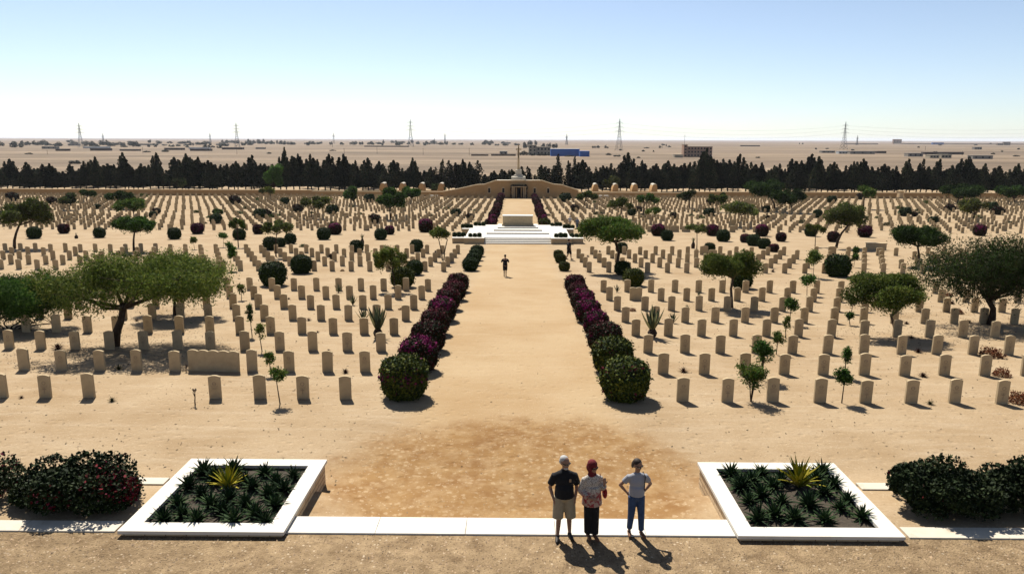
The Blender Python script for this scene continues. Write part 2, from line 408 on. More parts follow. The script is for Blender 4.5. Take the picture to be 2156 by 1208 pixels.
GRN = [(3, (.014, .032, .008)), (3, (.025, .050, .010)), (1.2, (.055, .085, .016))]
YGR = [(2, (.018, .036, .008)), (3, (.050, .068, .010)), (2.5, (.11, .12, .015))]
DKR = [(3, (.018, .026, .010)), (2, (.030, .040, .012)), (2, (.060, .012, .012)), (1, (.09, .02, .018))]
MAG = [(.15, .008, .060), (.08, .007, .030), (.22, .015, .095)]
RED = [(.12, .012, .022), (.07, .010, .014), (.15, .013, .040)]
MARO = [(3, (.03, .012, .012)), (2, (.06, .012, .016)), (2, (.016, .024, .008))]

# ------------------------------------------------------------------ balls along the path
kinds = {
 'green': ('dark green', bush_mesh(1, 5200, .055, GRN, lump=.07)),
 'yellow': ('yellow green, red flecked', bush_mesh(2, 6500, .050, YGR, topcol=(RED, .27, 5, .2), sq=3.4)),
 'yellow2': ('green topped, pink flowering', bush_mesh(3, 6500, .050, YGR, topcol=(MAG, .36, 9, .35), sq=3.4)),
 'magenta': ('bright magenta topped', bush_mesh(4, 6500, .050, DKR, topcol=([(.26, .012, .11), (.17, .010, .07), (.34, .02, .16)], .27, 3, 1.0))),
 'red': ('dark red flowering', bush_mesh(5, 6000, .050, DKR, topcol=(RED, .42, 4, .9))),
 'mixed': ('dark green, crimson flecked', bush_mesh(6, 6500, .050, DKR, topcol=(RED + MAG[:1], .30, 8, .6))),
 'maroon': ('maroon', bush_mesh(7, 4000, .060, MARO, topcol=(RED, .38, 8, .8))),
 'purple': ('purple flowering', bush_mesh(8, 4500, .060, MARO, topcol=([(.12, .010, .05), (.08, .010, .03)], .7, 8, .9))),
 'lightgreen': ('bright green', bush_mesh(9, 5200, .060, YGR)),
}
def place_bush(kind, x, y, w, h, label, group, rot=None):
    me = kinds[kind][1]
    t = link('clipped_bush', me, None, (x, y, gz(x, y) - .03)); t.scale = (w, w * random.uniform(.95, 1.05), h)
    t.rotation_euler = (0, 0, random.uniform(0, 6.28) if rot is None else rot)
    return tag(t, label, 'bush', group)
# side, kinds from the front, widths
for side, X, spec in ((-1, -3.72, [('yellow2',1.62,1.55),('magenta',1.50,1.45),('mixed',1.50,1.42),('red',1.35,1.35),('magenta',1.48,1.35),('red',1.40,1.35),('red',1.35,1.3),('mixed',1.42,1.3)]),
                      (1, 3.52, [('yellow',1.62,1.52),('yellow',1.58,1.48),('mixed',1.50,1.4),('magenta',1.25,1.3),('magenta',1.38,1.3),('magenta',1.30,1.3),('red',1.2,1.2),('maroon',1.32,1.25)])):
    sn = 'left' if side < 0 else 'right'
    for i, (k, w, h) in enumerate(spec):
        w *= .93; h *= .90
        place_bush(k, X + random.uniform(-.06, .06), 23.35 + 3.15 * i, w, h,
                   f"{kinds[k][0]} clipped bush, {ordn(i+1)} from front left of path".replace('left of path', sn + ' of path') + f"", 'clipped bushes lining the path near the viewer', rot=.3 * i if i else (0 if side<0 else 2.0))
for side, X, kd, spec in ((-1, -3.68, 'green', [(56.0,1.15),(59.3,1.15),(62.8,1.1),(66.0,1.15)]), (1, 3.55, 'yellow', [(56.2,.82),(61.5,.86),(64.8,.84)])):
    sn = 'left' if side < 0 else 'right'
    for i, (y, w) in enumerate(spec):
        place_bush(kd, X, y, w, w * .9, f"{'dark green' if side<0 else 'small yellow green'} bush, {ordn(i+1)} beyond the flowering row on the {sn} of the path", 'small bushes between flowering row and stone steps')
for side, X in ((-1, -3.72), (1, 3.50)):
    sn = 'left' if side < 0 else 'right'
    ks = ['magenta','magenta','mixed','maroon','red','maroon','mixed','red','maroon','red','purple'] if side < 0 else ['yellow2','magenta','maroon','red','purple','maroon','red','mixed','maroon','purple','red']
    for i in range(11):
        place_bush(ks[i], X + random.uniform(-.12,.12), 98.5 + 6.2 * i, 1.45 + random.uniform(-.2,.1), 1.45, f"{kinds[ks[i]][0]} bush, {ordn(i+1)} in the {sn} far line behind the altar", 'flowering bushes lining the far path')

# ------------------------------------------------------------------ balls in the aisles (picture x, base y, picture width, kind)
balls_a = [(569,604,55,'green'),(630,577,42,'green'),(845,607,48,'lightgreen'),(871,580,34,'green'),(1312,580,32,'green'),(1336,604,41,'lightgreen'),(1566,609,43,'green'),(1771,584,50,'green')]
balls_b = [(566,527,30,'green'),(588,520,21,'green'),(609,514,24,'green'),(679,505,27,'green'),(703,494,26,'magenta'),(800,505,25,'green'),(819,494,20,'magenta'),(895,489,30,'magenta'),(749,531,27,'green'),(876,530,27,'green'),
 (66,503,27,'green'),(130,492,22,'maroon'),(205,501,23,'green'),(363,504,26,'green'),(412,493,25,'purple'),(501,505,25,'green'),(541,493,22,'maroon'),
 (1387,497,27,'magenta'),(1406,507,24,'green'),(1502,497,26,'magenta'),(1525,509,27,'green'),(1571,511,20,'maroon'),(1589,518,26,'green'),(1611,524,24,'green'),(1496,533,23,'green'),(1607,498,27,'magenta'),
 (1647,509,21,'maroon'),(1632,531,19,'maroon'),(1758,510,24,'maroon'),(1825,500,27,'purple'),(1711,498,25,'green'),(1724,459,19,'green'),(2068,497,26,'magenta'),(1310,533,24,'green')]
def balls(lst, where, grp):
    for i, (px, py, w, k) in enumerate(sorted(lst)):
        p = G(px, py); s = proj(p)[2] / F; wm = w * s
        place_bush(k, p.x, p.y + wm * .4, wm, wm * .92, f"{kinds[k][0]} bush, {ordn(i+1)} from left {where}", grp)
balls(balls_a, 'along the first cross aisle', 'round bushes in the first cross aisle')
balls(balls_b, 'in the wide aisle level with the altar', 'round bushes in the wide cross aisle')

# ------------------------------------------------------------------ headstones
def stone_mesh(w=.385, h=.80, t=.085, humps=1, emblem=0, n=6):
    mb = MB(); poly = [(-w*humps/2, -.1)]
    top = []
    for k in range(humps):
        for i in range(n + 1):
            if k and i == 0: continue
            u = i / n; top.append((-w*humps/2 + w*(k+u), h - .035 + .05 * (1 - (2*u-1)**2)))
    poly = [(w*humps/2, -.1), (-w*humps/2, -.1)] + top
    mb.prism(poly, -t/2, t/2)
    if emblem:
        mb.m = 1; y = -t/2 - .003
        def ring(cx, cz, r0, r1, sq=1.0):
            m = 14; vs = []
            for i in range(m): a = 2*math.pi*i/m; vs += [(cx+r0*math.cos(a), y, cz+r0*sq*math.sin(a)), (cx+r1*math.cos(a), y, cz+r1*sq*math.sin(a))]
            mb.add(vs, [(2*i, 2*i+1, (2*i+3) % (2*m), (2*i+2) % (2*m)) for i in range(m)])
        ring(0, h*.66, .045, .068)
        if emblem == 1: mb.add([(-.05,y,h*.66-.01),(.05,y,h*.66-.01),(.05,y,h*.66+.012),(-.05,y,h*.66+.012)], [(0,1,2,3)])
        if emblem == 2:
            mb.add([(-.014,y,h*.22),(.014,y,h*.22),(.014,y,h*.46),(-.014,y,h*.46)], [(0,1,2,3)]); mb.add([(-.06,y-.001,h*.37),(.06,y-.001,h*.37),(.06,y-.001,h*.40),(-.06,y-.001,h*.40)], [(0,1,2,3)])
        for q in range(3): mb.add([(-.12+.02*q,y,h*.54-.05*q),(.12-.02*q,y,h*.54-.05*q),(.12-.02*q,y,h*.555-.05*q),(-.12+.02*q,y,h*.555-.05*q)], [(0,1,2,3)])
    return mb.mesh('headstone', [M_stone, M_emblem], bevel=0)
SM = [stone_mesh(emblem=e) for e in (1, 2, 1)]; SM0 = stone_mesh()
ROWS = [('A', 23.05 + 3.23*i) for i in range(8)] + [('B', 55.4 + 3.2*i) for i in range(5)] + [('C', 95.5 + 3.2*i) for i in range(8)] + [('D', 124.5 + 3.15*i) for i in range(14)]
XL0, PL, XR0, PR = -5.64, 1.41, 5.38, 1.48
wide = {(1,-1,4): 5, (6,1,1): 2, (10,1,3): 2, (8,-1,12): 2, (7,1,30): 1}
missing = {(0,-1,4),(0,-1,5),(1,-1,4),(2,-1,12),(6,1,1),(4,-1,11)}
rr = random.Random(5); cand = []
for ri, (blk, y) in enumerate(ROWS):
    for side, x0, p in ((-1, XL0, PL), (1, XR0, PR)):
        for c in range(0, 110):
            x = x0 + side * p * c
            q = proj((x, y, gz(x, y)))
            if q[0] < -60 or q[0] > W0 + 60: break
            if (ri, side, c) in missing and (ri, side, c) not in wide: continue
            if blk == 'B' and rr.random() < .05: continue
            if blk in 'CD' and rr.random() < .07: continue
            if blk == 'D' and abs(x) < 17 and y > 160: continue
            inside = -5 < q[0] < W0 + 5
            cand.append([q[2], x + rr.uniform(-.03, .03) * (1 if blk in 'AB' else 3), y + rr.uniform(-.04, .04) * (1 if blk in 'AB' else 4), ri, side, c, inside])
cand.sort(key=lambda t: t[0])
nind = 0; rest = []
sides = {-1: 'left', 1: 'right'}
for z, x, y, ri, side, c, inside in cand:
    if not inside or nind >= 300: rest.append((x, y, ri, side, c)); continue
    nind += 1
    hw = wide.get((ri, side, c), 1)
    if hw == 1: me = (SM[(c*7 + ri*3) % 3] if side > 0 or (c + ri) % 2 else SM0) if ri < 8 else SM0
    else: me = stone_mesh(humps=hw, w=.385 if hw > 2 else .37)
    o = link('headstone', me, None, (x, y, gz(x, y)))
    hs = rr.uniform(.95, 1.04); o.scale = (rr.uniform(.97, 1.03), 1, hs); o.rotation_euler = (rr.gauss(0, .012), rr.gauss(0, .007), rr.gauss(0, .03))
    if hw == 1: lab = f"pale headstone, {ordn(c+1)} {sides[side]} of the path in the {ordn(ri+1)} row from the front"
    else: lab = f"wide {'five' if hw == 5 else 'two'}-humped joined headstone in the {ordn(ri+1)} row, {sides[side]} of the path"
    tag(o, lab, 'headstone', 'headstones in the front rows')
def stones_far():
    Vs = []; Fs = []; b = 0; n = 4
    w, h, t = .385, .80, .085
    prof = [(w/2, -.1), (-w/2, -.1)] + [(-w/2 + w*i/n, h - .035 + .05*(1-(2*i/n-1)**2)) for i in range(n+1)]
    m = len(prof); mb = MB()
    for x, y, ri, side, c in rest:
        ww = 2.85 if (ri == 13 and side == 1 and 3 <= c <= 13) else (1.9 if rr.random() < .035 else 1)
        a = rr.gauss(0, .035); hh = rr.uniform(.93, 1.05); z = gz(x, y); ca, sa = math.cos(a), math.sin(a); ty = rr.gauss(0, .012)
        vs = []
        for yy in (-t/2, t/2):
            for px_, pz in prof: X = px_*ww; Y = yy + pz*ty; vs.append((x + X*ca - Y*sa, y + X*sa + Y*ca, z + pz*hh))
        mb.add(vs, [tuple(range(m)), tuple(range(m, 2*m))[::-1]] + [(i, i+m, (i+1) % m + m, (i+1) % m) for i in range(m)])
    me = bpy.data.meshes.new('headstones_beyond'); me.from_pydata(mb.v, [], mb.f); me.materials.append(M_stone_far)
    o = link('headstones', me); tag(o, 'thousands of pale headstones in the far blocks before the boundary wall', 'headstones', kind='stuff')
M_stone_far = mat('limestone_far', (.58, .45, .27), .9, .12, .9, spec=.1, coord='World', detail=2)
stones_far()
# big wide memorial block on the right
p = G(1844, 526); mb = MB(); mb.box(-.95, .95, -.2, .2, -.1, .62); mb.box(-1.0, 1.0, -.24, .24, .622, .70)
tag(mb.build('memorial_block', M_stone, None, p, bevel=.01), 'low wide rectangular memorial block among headstones on the right', 'memorial')

# ------------------------------------------------------------------ trees
def crown_mesh(cw, cd, ch, n, leaf, seed, cols, nb=16, asp=2.4, flat=True, umbrella=True, core=.0, mat_=None):
    """foliage around (0,0,0)= crown centre; half sizes cw,cd,ch. Returns mesh and blob centres"""
    rs = np.random.RandomState(seed)
    cs = []
    for i in range(nb):
        a = rs.uniform(0, 6.28); r = math.sqrt(rs.rand()) * .82; z = rs.uniform(-.35, .72) * (1 - .6*r*r) if umbrella else rs.uniform(-.6, .6) * math.sqrt(1 - r*r)
        if umbrella and r > .5: z -= .18
        cs.append((r*math.cos(a)*cw, r*math.sin(a)*cd, z*ch))
    cs = np.array(cs); br = rs.uniform(.20, .36, nb)
    idx = rs.choice(nb, n, p=br**2/(br**2).sum()); d = sphere_dirs(n, rs)
    rad = rs.uniform(.30, 1.10, n) ** .5 * np.where(rs.rand(n) < .10, rs.uniform(1.0, 1.35, n), 1)
    B = np.stack([br*cw, br*cd, np.maximum(br*1.15*ch, .0) * (1.25 if umbrella else 1)], 1)
    P = cs[idx] + d * rad[:, None] * B[idx] * (1 + .25*vn(d*3+idx[:, None], 1.5, seed)[:, None])
    if umbrella: P[:, 2] -= np.abs(rs.normal(0, .09, n)) * ch * (rs.rand(n) < .35) * 2.2
    V, Fc = quads(P, leaf, asp, rs)
    cols = np.array(cols); cb = rs.uniform(.65, 1.35, nb)
    C = cols[rs.choice(len(cols), n)] * rs.uniform(.7, 1.3, size=(n, 1)) * cb[idx][:, None]
    return mesh_np('crown', V, Fc, mat_ or M_leaf, C), cs
ACA = [(.080, .118, .018), (.115, .15, .024), (.045, .075, .013), (.14, .16, .035)]
ACD = [(.024, .050, .010), (.040, .072, .012), (.018, .036, .009)]
ACY = [(.10, .12, .02), (.07, .10, .016), (.15, .15, .03)]
ACG = [(.055, .125, .022), (.09, .17, .028), (.035, .08, .014)]
ACB = [(.08, .085, .035), (.06, .07, .03), (.10, .10, .05)]
DRY = [(.045, .046, .018), (.034, .044, .014), (.022, .030, .010)]
def tree(label, bx, by, x0, x1, y0, y1, cols, lean=0, dens=1.0, stems=1, kink=0, nb=16, tr=1.0, name='acacia_tree', group=None, pale=False, umbrella=True, seed=None, depthk=.85, cat='tree'):
    base = G(bx, by); D = base.y; s = proj(base)[2] / F
    cx = AT((x0+x1)/2, (y0+y1)/2, D); top = AT((x0+x1)/2, y0, D).z; bot = AT((x0+x1)/2, y1, D).z
    cw = (x1-x0) * s / 2; ch = (top-bot) / 2 * .92; cd = cw * depthk
    # the crown's depth also shows from above: leave room for it
    seed = seed or int(bx*7 + by)
    t = thing(name, label, cat, base, 0, group)
    off = Vector((cx.x - base.x, 0, (top+bot)/2 - base.z))
    leaf = max(.06, min(.45, s * 2.7))
    area = (x1-x0)*(y1-y0)
    n = int(min(42000, max(900, area * 1.25 * dens)))
    me, cs = crown_mesh(cw*1.02, cd, ch, n, leaf, seed, cols, nb=nb, umbrella=umbrella)
    link('crown', me, t, off)
    rs = random.Random(seed); mb = MB()
    H = off.z; r0 = max(.035, .028 * H + .012 * cw) * tr
    for k in range(stems):
        sa = rs.uniform(0, 6.28)
        sx = (.12 * (k - (stems-1)/2)) if stems > 1 else 0
        f = Vector((off.x * .55 + lean + (sx*6*rs.uniform(.7, 1.3)), rs.uniform(-.1, .1), max(.3, H - ch * .95)))
        pts = [(sx, 0, -.1), (sx + f.x*.15 + kink*.5, 0, f.z*.35), (sx + f.x*.45 + kink, 0, f.z*.65), tuple(f)]
        mb.tube(pts, [r0*1.25, r0, r0*.85, r0*.75], 8)
        nl = min(len(cs), 9 if stems == 1 else 4)
        for j in range(nl):
            c = Vector(cs[(j + k*4) % len(cs)]) + off
            m1 = f.lerp(c, .5) + Vector((rs.uniform(-.15, .15), rs.uniform(-.15, .15), -.12*ch)) ; 
            mb.tube([tuple(f - Vector((0, 0, .02))), tuple(m1), tuple(c)], [r0*.55, r0*.32, r0*.10], 5)
            for _ in range(2):
                e = c + Vector((rs.uniform(-.3, .3)*cw, rs.uniform(-.3, .3)*cd, rs.uniform(0, .3)*ch)); mb.tube([tuple(c), tuple(e)], [r0*.12, r0*.05], 4)
    mb.build('trunk', M_barkpale if pale else M_bark, t, smooth=True)
    return t
TG = 'umbrella shaped trees standing among the graves'
T = [
 ('huge spreading acacia with thick dark leaning trunk on the left', 241,728, 70,480,522,655, ACA, dict(nb=40, dens=1.5, tr=1.35, lean=.05, kink=.12, depthk=.62)),
 ('fan stemmed green tree cut by the left picture edge', 22,692, -60,158,560,690, ACG, dict(nb=22, stems=5, dens=1.4, tr=.5)),
 ('acacia partly hidden behind the huge spreading acacia on the left', 368,664, 268,472,532,628, ACA, dict(nb=22, dens=1.3)),
 ('flat topped acacia with a sharply kinked trunk on the right', 1889,706, 1776,1956,570,648, ACA, dict(nb=24, dens=1.6, kink=-.42, lean=.5, tr=.9, pale=True)),
 ('large dark spreading tree at the right edge', 2086,683, 1925,2230,484,640, DRY+ACD, dict(nb=52, dens=1.7, tr=1.3, kink=.15, depthk=.6)),
 ('umbrella tree with slender curved trunk, right of centre', 1541,648, 1476,1612,524,590, ACA, dict(nb=18, dens=1.6, tr=.9, kink=-.1, pale=True)),
 ('wide forked acacia directly right of the altar platform', 1296,573, 1222,1368,450,514, ACG+ACA, dict(nb=22, dens=1.6, tr=1.0, kink=.25)),
 ('dense dark green tree left of the large dark right edge tree', 1935,560, 1868,1988,464,522, ACD, dict(nb=18, dens=1.6)),
 ('leaning brownish green tree above the maroon bush on the right', 1760,522, 1738,1824,420,478, ACB+ACA, dict(nb=16, lean=.6, dens=1.3)),
 ('deep green umbrella tree over wide aisle far left', 282,530, 238,330,447,492, ACG, dict(nb=14, dens=1.7)),
 ('dull green broad tree at the far left edge', 30,523, 0,105,413,478, ACA+ACB, dict(nb=16, dens=1.3)),
 ('pale feathery tree with thin straight trunk, left middle', 581,540, 553,616,459,496, ACB+ACA, dict(nb=10, tr=.6)),
 ('wispy yellow green tree standing by a clipped bush, left of the path', 832,614, 787,853,512,572, ACA+ACY, dict(nb=14, tr=.6, dens=1.0)),
 ('small two stemmed tree left of the altar platform', 933,548, 900,958,475,506, ACA, dict(nb=9, tr=.6, stems=2)),
 ('dark rounded tree in front of the wall, left of the terrace', 822,462, 787,851,392,443, ACD+ACG, dict(nb=14, umbrella=False, dens=1.5)),
 ('round leafy tree left of the dark rounded tree', 745,432, 721,770,389,427, ACG+ACD, dict(nb=10, umbrella=False, dens=1.6)),
 ('round green tree just right of the dark rounded tree', 863,428, 843,891,390,420, ACG, dict(nb=10, umbrella=False, dens=1.5)),
 ('pale olive tree among far graves on the left', 655,460, 632,690,409,441, ACB+ACA, dict(nb=10, dens=1.2)),
 ('low dark spreading tree near the wall on the left', 270,440, 228,292,398,426, ACD, dict(nb=10, dens=1.5)),
 ('green flat crowned tree just below the low dark one', 283,462, 240,318,414,446, ACG+ACA, dict(nb=12, dens=1.4)),
 ('brown green tree near the wall far left', 145,442, 115,187,405,431, ACB+ACD, dict(nb=10, dens=1.3)),
 ('tiny dark bushy tree against the left wall', 183,425, 164,202,396,414, ACD, dict(nb=7, dens=1.4)),
 ('bright green leafy tree in front of the windbreak on the left', 577,408, 551,602,336,397, [(.07,.15,.02),(.05,.11,.018),(.09,.17,.03)], dict(nb=14, umbrella=False, dens=1.6)),
 ('small yellow green tree by the wall below the bright green one', 570,420, 547,592,391,408, ACY, dict(nb=7)),
 ('olive tree in front of the wall right of the terrace', 1229,437, 1213,1257,399,426, ACD+ACA, dict(nb=9, umbrella=False, dens=1.4)),
 ('pale olive tree right of the terrace', 1310,462, 1279,1336,415,442, ACB+ACA, dict(nb=10, dens=1.1, tr=.7)),
 ('slim dark green tree in front of the right pavilion', 1354,452, 1338,1384,404,430, ACG+ACD, dict(nb=10)),
 ('bright small tree over graves right of the wide acacia', 1372,472, 1358,1396,434,452, ACY+ACG, dict(nb=8, tr=.6)),
 ('low olive tree right of the right pavilion', 1452,438, 1426,1478,398,424, ACB+ACD, dict(nb=9)),
 ('dark thin trunked tree right of the pavilion', 1506,446, 1490,1534,401,427, ACD+ACA, dict(nb=9, tr=.8)),
 ('broad light green tree in the far right graves', 1558,478, 1522,1604,422,456, ACA+ACB, dict(nb=14, dens=1.1, tr=.7)),
 ('big dark spreading tree by the wall on the right', 1632,443, 1570,1652,376,416, ACD, dict(nb=16, dens=1.6)),
 ('dark domed tree beside the big spreading one', 1668,448, 1627,1698,394,432, ACD, dict(nb=14, dens=1.6)),
 ('light green two layered tree by the right wall', 1818,440, 1793,1846,389,418, ACG+ACA, dict(nb=10, dens=1.3)),
 ('wide black green tree by the wall far right', 2015,430, 1976,2068,385,421, ACD, dict(nb=14, dens=1.6)),
 ('dark tree at the wall by the right edge', 2135,430, 2096,2175,386,420, ACD+ACG, dict(nb=12, dens=1.5)),
 ('yellow olive tree among far right graves', 2048,468, 2022,2086,413,454, ACY+ACB, dict(nb=12, dens=1.2)),
 ('sparse open branched young tree right of the wide acacia', 1467,527, 1443,1490,470,492, ACA+ACB, dict(nb=8, dens=.6, tr=.6, pale=True)),
 ('small green tree above a dark clipped bush on the right', 1716,520, 1696,1736,467,490, ACA+ACY, dict(nb=7, dens=.9, tr=.6)),
 ('small green tree left of the pale feathery tree', 502,520, 481,515,458,485, ACG+ACA, dict(nb=7, tr=.7)),
 ('yellowish tree behind the right pavilion', 1290,412, 1266,1312,371,396, ACB+ACY, dict(nb=8)),
 ('small olive tree behind the left pavilion', 925,412, 905,940,385,405, ACB+ACD, dict(nb=7)),
 ('tiny green tree by a grave row, far left middle', 395,405, 364,392,374,394, ACB+ACD, dict(nb=6)),
 ('small flat tree among graves left of the leaning tree', 452,458, 436,470,438,455, ACB+ACG, dict(nb=6)),
]
for lab, bx, by, x0, x1, y0, y1, cols, kw in T: tree(lab, bx, by, x0, x1, y0, y1, cols, group=TG, **kw)

# young trees and saplings
def sapling(lab, bx, by, w, top, cols, dens=1.0, dark=False, multi=False, low=.35):
    base = G(bx, by); D = base.y; s = proj(base)[2] / F; H = AT(bx, top, D).z - base.z; wm = w * s / 2
    t = thing('sapling', lab, 'sapling', base, 0, 'young trees planted between the headstones')
    rs = random.Random(int(bx*3+by)); nr = np.random.RandomState(int(bx*3+by))
    mb = MB(); tips = []
    ns = 5 if multi else 1; nb = 12
    for k in range(ns):
        e = Vector((rs.uniform(-.6, .6)*wm*(ns > 1), rs.uniform(-.5, .5)*wm*(ns > 1), H*rs.uniform(.8, .97)))
        m = Vector((rs.uniform(-.08, .08), rs.uniform(-.05, .05), H*.5)) + e*.15
        mb.tube([(0, 0, -.05), tuple(m), tuple(e)], [.022, .014, .005], 5); tips.append(e)
        for j in range(nb // ns + 1):
            u = rs.uniform(low, .98); q = m.lerp(e, (u-.5)*2) if u > .5 else Vector((0,0,0)).lerp(m, u*2)
            a = rs.uniform(0, 6.28); L_ = wm * rs.uniform(.4, 1.0) * (1.15 - .7*u)
            tp = q + Vector((math.cos(a)*L_, math.sin(a)*L_, L_*.8)); mb.tube([tuple(q), tuple(tp)], [.008, .003], 4); tips.append(tp); tips.append(q.lerp(tp, .6))
    mb.build('trunk', M_bark, t)
    n = int(170 * len(tips) / 12 * dens * max(1, w*(by-top)/900) ** .5) ; C = np.array([list(v) for v in tips])
    ix = nr.choice(len(C), n); P = C[ix] + nr.normal(0, 1, (n, 3)) * np.array([.16*wm+.02, .16*wm+.02, .10*wm+.035])
    P[:, 2] = np.maximum(P[:, 2], H*low*.6)
    V, Fc = quads(P, max(.055, s*3.0), 2.2, nr)
    cc = np.array(cols)[nr.choice(len(cols), n)] * nr.uniform(.7, 1.3, (n, 1))
    link('crown', mesh_np('crown', V, Fc, M_leaf, cc), t)
SP = [
 ('slim sapling with bare lower stem in the front left row', 590,850, 40,776, ACG+ACA, {'low':.5}),
 ('narrow sapling just behind the front left sapling', 571,790, 20,733, ACG+ACA, {}),
 ('thin upright sapling in the third row on the left', 552,740, 24,680, ACA, {}),
 ('tall thin sapling between headstones left of the agave group', 531,708, 18,631, ACG+ACB, {}),
 ('small round topped sapling near the huge acacia', 508,632, 20,599, ACA+ACY, {}),
 ('tall slender green sapling by the first cross aisle on the left', 487,570, 26,512, ACG, {'dens':1.6}),
 ('slender sapling behind the tall one on the left', 470,520, 22,492, ACG, {'dens':1.3}),
 ('many stemmed feathery bush in front row on the right', 1581,845, 58,772, ACG+ACA, {'multi':True,'dens':1.6,'low':.25}),
 ('feathery green sapling in the second row on the right', 1604,800, 46,716, ACG, {'multi':True,'dens':1.4,'low':.3}),
 ('small sapling in the third row on the right', 1634,746, 28,699, ACG+ACA, {'dens':1.2}),
 ('dark knobbly sapling in the front right row', 1772,848, 44,778, ACD+ACG, {'dens':1.8,'low':.4}),
 ('slim dark sapling behind the knobbly one', 1781,795, 24,730, ACD+ACG, {'dens':1.2,'low':.3}),
 ('bushy dark sapling between rows on the right', 1661,684, 36,626, ACD+ACG, {'dens':1.8}),
 ('thin pale sapling left of the kinked acacia', 1655,712, 16,668, ACA, {}),
 ('leafy green sapling at the first cross aisle on the right', 1699,622, 38,580, ACG, {'dens':1.6}),
 ('green young tree beside graves in second right block', 1712,585, 40,533, ACG+ACA, {'dens':1.8}),
 ('dark sapling just left of the kinked acacia crown', 1792,660, 22,622, ACD+ACG, {'dens':1.2}),
 ('little sapling in a shallow basin on the right', 1790,684, 18,658, ACD+ACG, {}),
 ('slim sapling in the second right block', 1797,563, 16,535, ACG+ACD, {}),
 ('tiny sapling in the second right block', 1799,545, 14,520, ACG+ACD, {}),
 ('small sapling far left behind the acacia', 410,525, 14,498, ACA, {}),
]
for lab, bx, by, w, top, cols, kw in SP: sapling(lab, bx, by, w, top, cols, **kw)
# bare plants
def bare(lab, bx, by, top, seed=3):
    base = G(bx, by); s = proj(base)[2]/F; H = AT(bx, top, base.y).z - base.z; mb = MB(); rs = random.Random(seed)
    def br(p, d, L_, r, k):
        e = p + d*L_; mb.tube([tuple(p), tuple(p.lerp(e,.5)+Vector((rs.uniform(-.02,.02),0,0))), tuple(e)], [r, r*.85, r*.7], 5)
        if k == 0: mb.tube([tuple(e), tuple(e + Vector((0,0,.03)))], [.022, .018], 6); return
        for q in range(3): br(e, (d*.7 + Vector((rs.uniform(-.8,.8), rs.uniform(-.6,.6), .55))).normalized(), L_*.55, r*.65, k-1)
    br(Vector((0,0,-.03)), Vector((0.05,0,1)), H*.42, .024, 2)
    tag(mb.build('bare_plant', M_barkpale, None, base), lab, 'plant')
bare('leafless candelabra plant in front of the huge acacia', 411, 852, 808)
bare('tiny leafless plant beside the wide joined headstone', 392, 782, 762, 8)
bare('leafless twig in a sand basin, right side', 1784, 752, 728, 5)

# ------------------------------------------------------------------ agaves, aloes and yuccas
def rosette(n, L_, w, spread, cols, seed, curve=.5, up=.35, stem=0.0, margin=None, seg=5):
    """leaves from a centre; spread = outward tilt range; returns mesh"""
    rs = np.random.RandomState(seed); V = []; Fc = []; C = []
    cols = np.array(cols)
    for i in range(n):
        a = i * 2.39996 + rs.uniform(-.2, .2); u = (i + .5) / n
        el = R(88) - (spread[0] + (spread[1]-spread[0]) * u); ln = L_ * rs.uniform(.8, 1.1)
        c = cols[rs.randint(len(cols))] * rs.uniform(.75, 1.25)
        p = np.array([0, 0, stem]); e = el; hd = np.array([math.cos(a), math.sin(a)]); sd = np.array([-math.sin(a), math.cos(a), 0])
        b = len(V)
        for k in range(seg+1):
            t = k/seg; ww = w * (1 - t**1.6) * (0.65 + .7*min(1, t*3)) * .5 + .0015
            up_ = np.array([-hd[0]*math.sin(e), -hd[1]*math.sin(e), math.cos(e)])
            V += [p - sd*ww + up_*ww*.5, p - up_*ww*.25, p + sd*ww + up_*ww*.5]
            p = p + np.array([hd[0]*math.cos(e), hd[1]*math.cos(e), math.sin(e)]) * ln/seg; e -= curve/seg*(.3+u)
        for k in range(seg):
            q = b + 3*k
            Fc += [(q, q+1, q+4, q+3), (q+1, q+2, q+5, q+4)]
            if margin is not None and (k % 1 == 0): C += [c, margin if i % 2 else c]
            else: C += [c, c*.9]
    return mesh_np('leaves', np.array(V), np.array(Fc), M_leafdark if margin is None else M_leaf, np.array(C))
ALO = [(.020, .045, .016), (.030, .060, .020), (.045, .080, .025)]
aloe_m = [rosette(44, .36, .055, (R(8), R(85)), ALO, s, .5, stem=.02) for s in (1, 2, 3)]
yel_m = rosette(40, .62, .085, (R(5), R(62)), [(.42, .36, .02), (.32, .30, .02), (.50, .42, .05), (.18, .22, .02)], 9, .35)
pl_L = [(1285,330),(1475,320),(1670,335),(1850,350),(1355,375),(1545,380),(1740,385),(1190,415),(1590,420),(1790,435),(1270,465),(1690,468),(1445,495),(1120,520),(1330,527),(1545,527),(1735,532),(1400,572),(1150,590),(1610,592),(1030,622),(1240,625),(1475,630),(1670,632)]
pl_R = [(310,340),(500,335),(705,312),(880,322),(440,385),(625,380),(845,372),(365,422),(570,415),(965,405),(895,455),(500,470),(420,512),(630,512),(1050,502),(800,532),(1000,548),(580,590),(480,622),(710,618),(900,622),(1140,602),(380,400)]
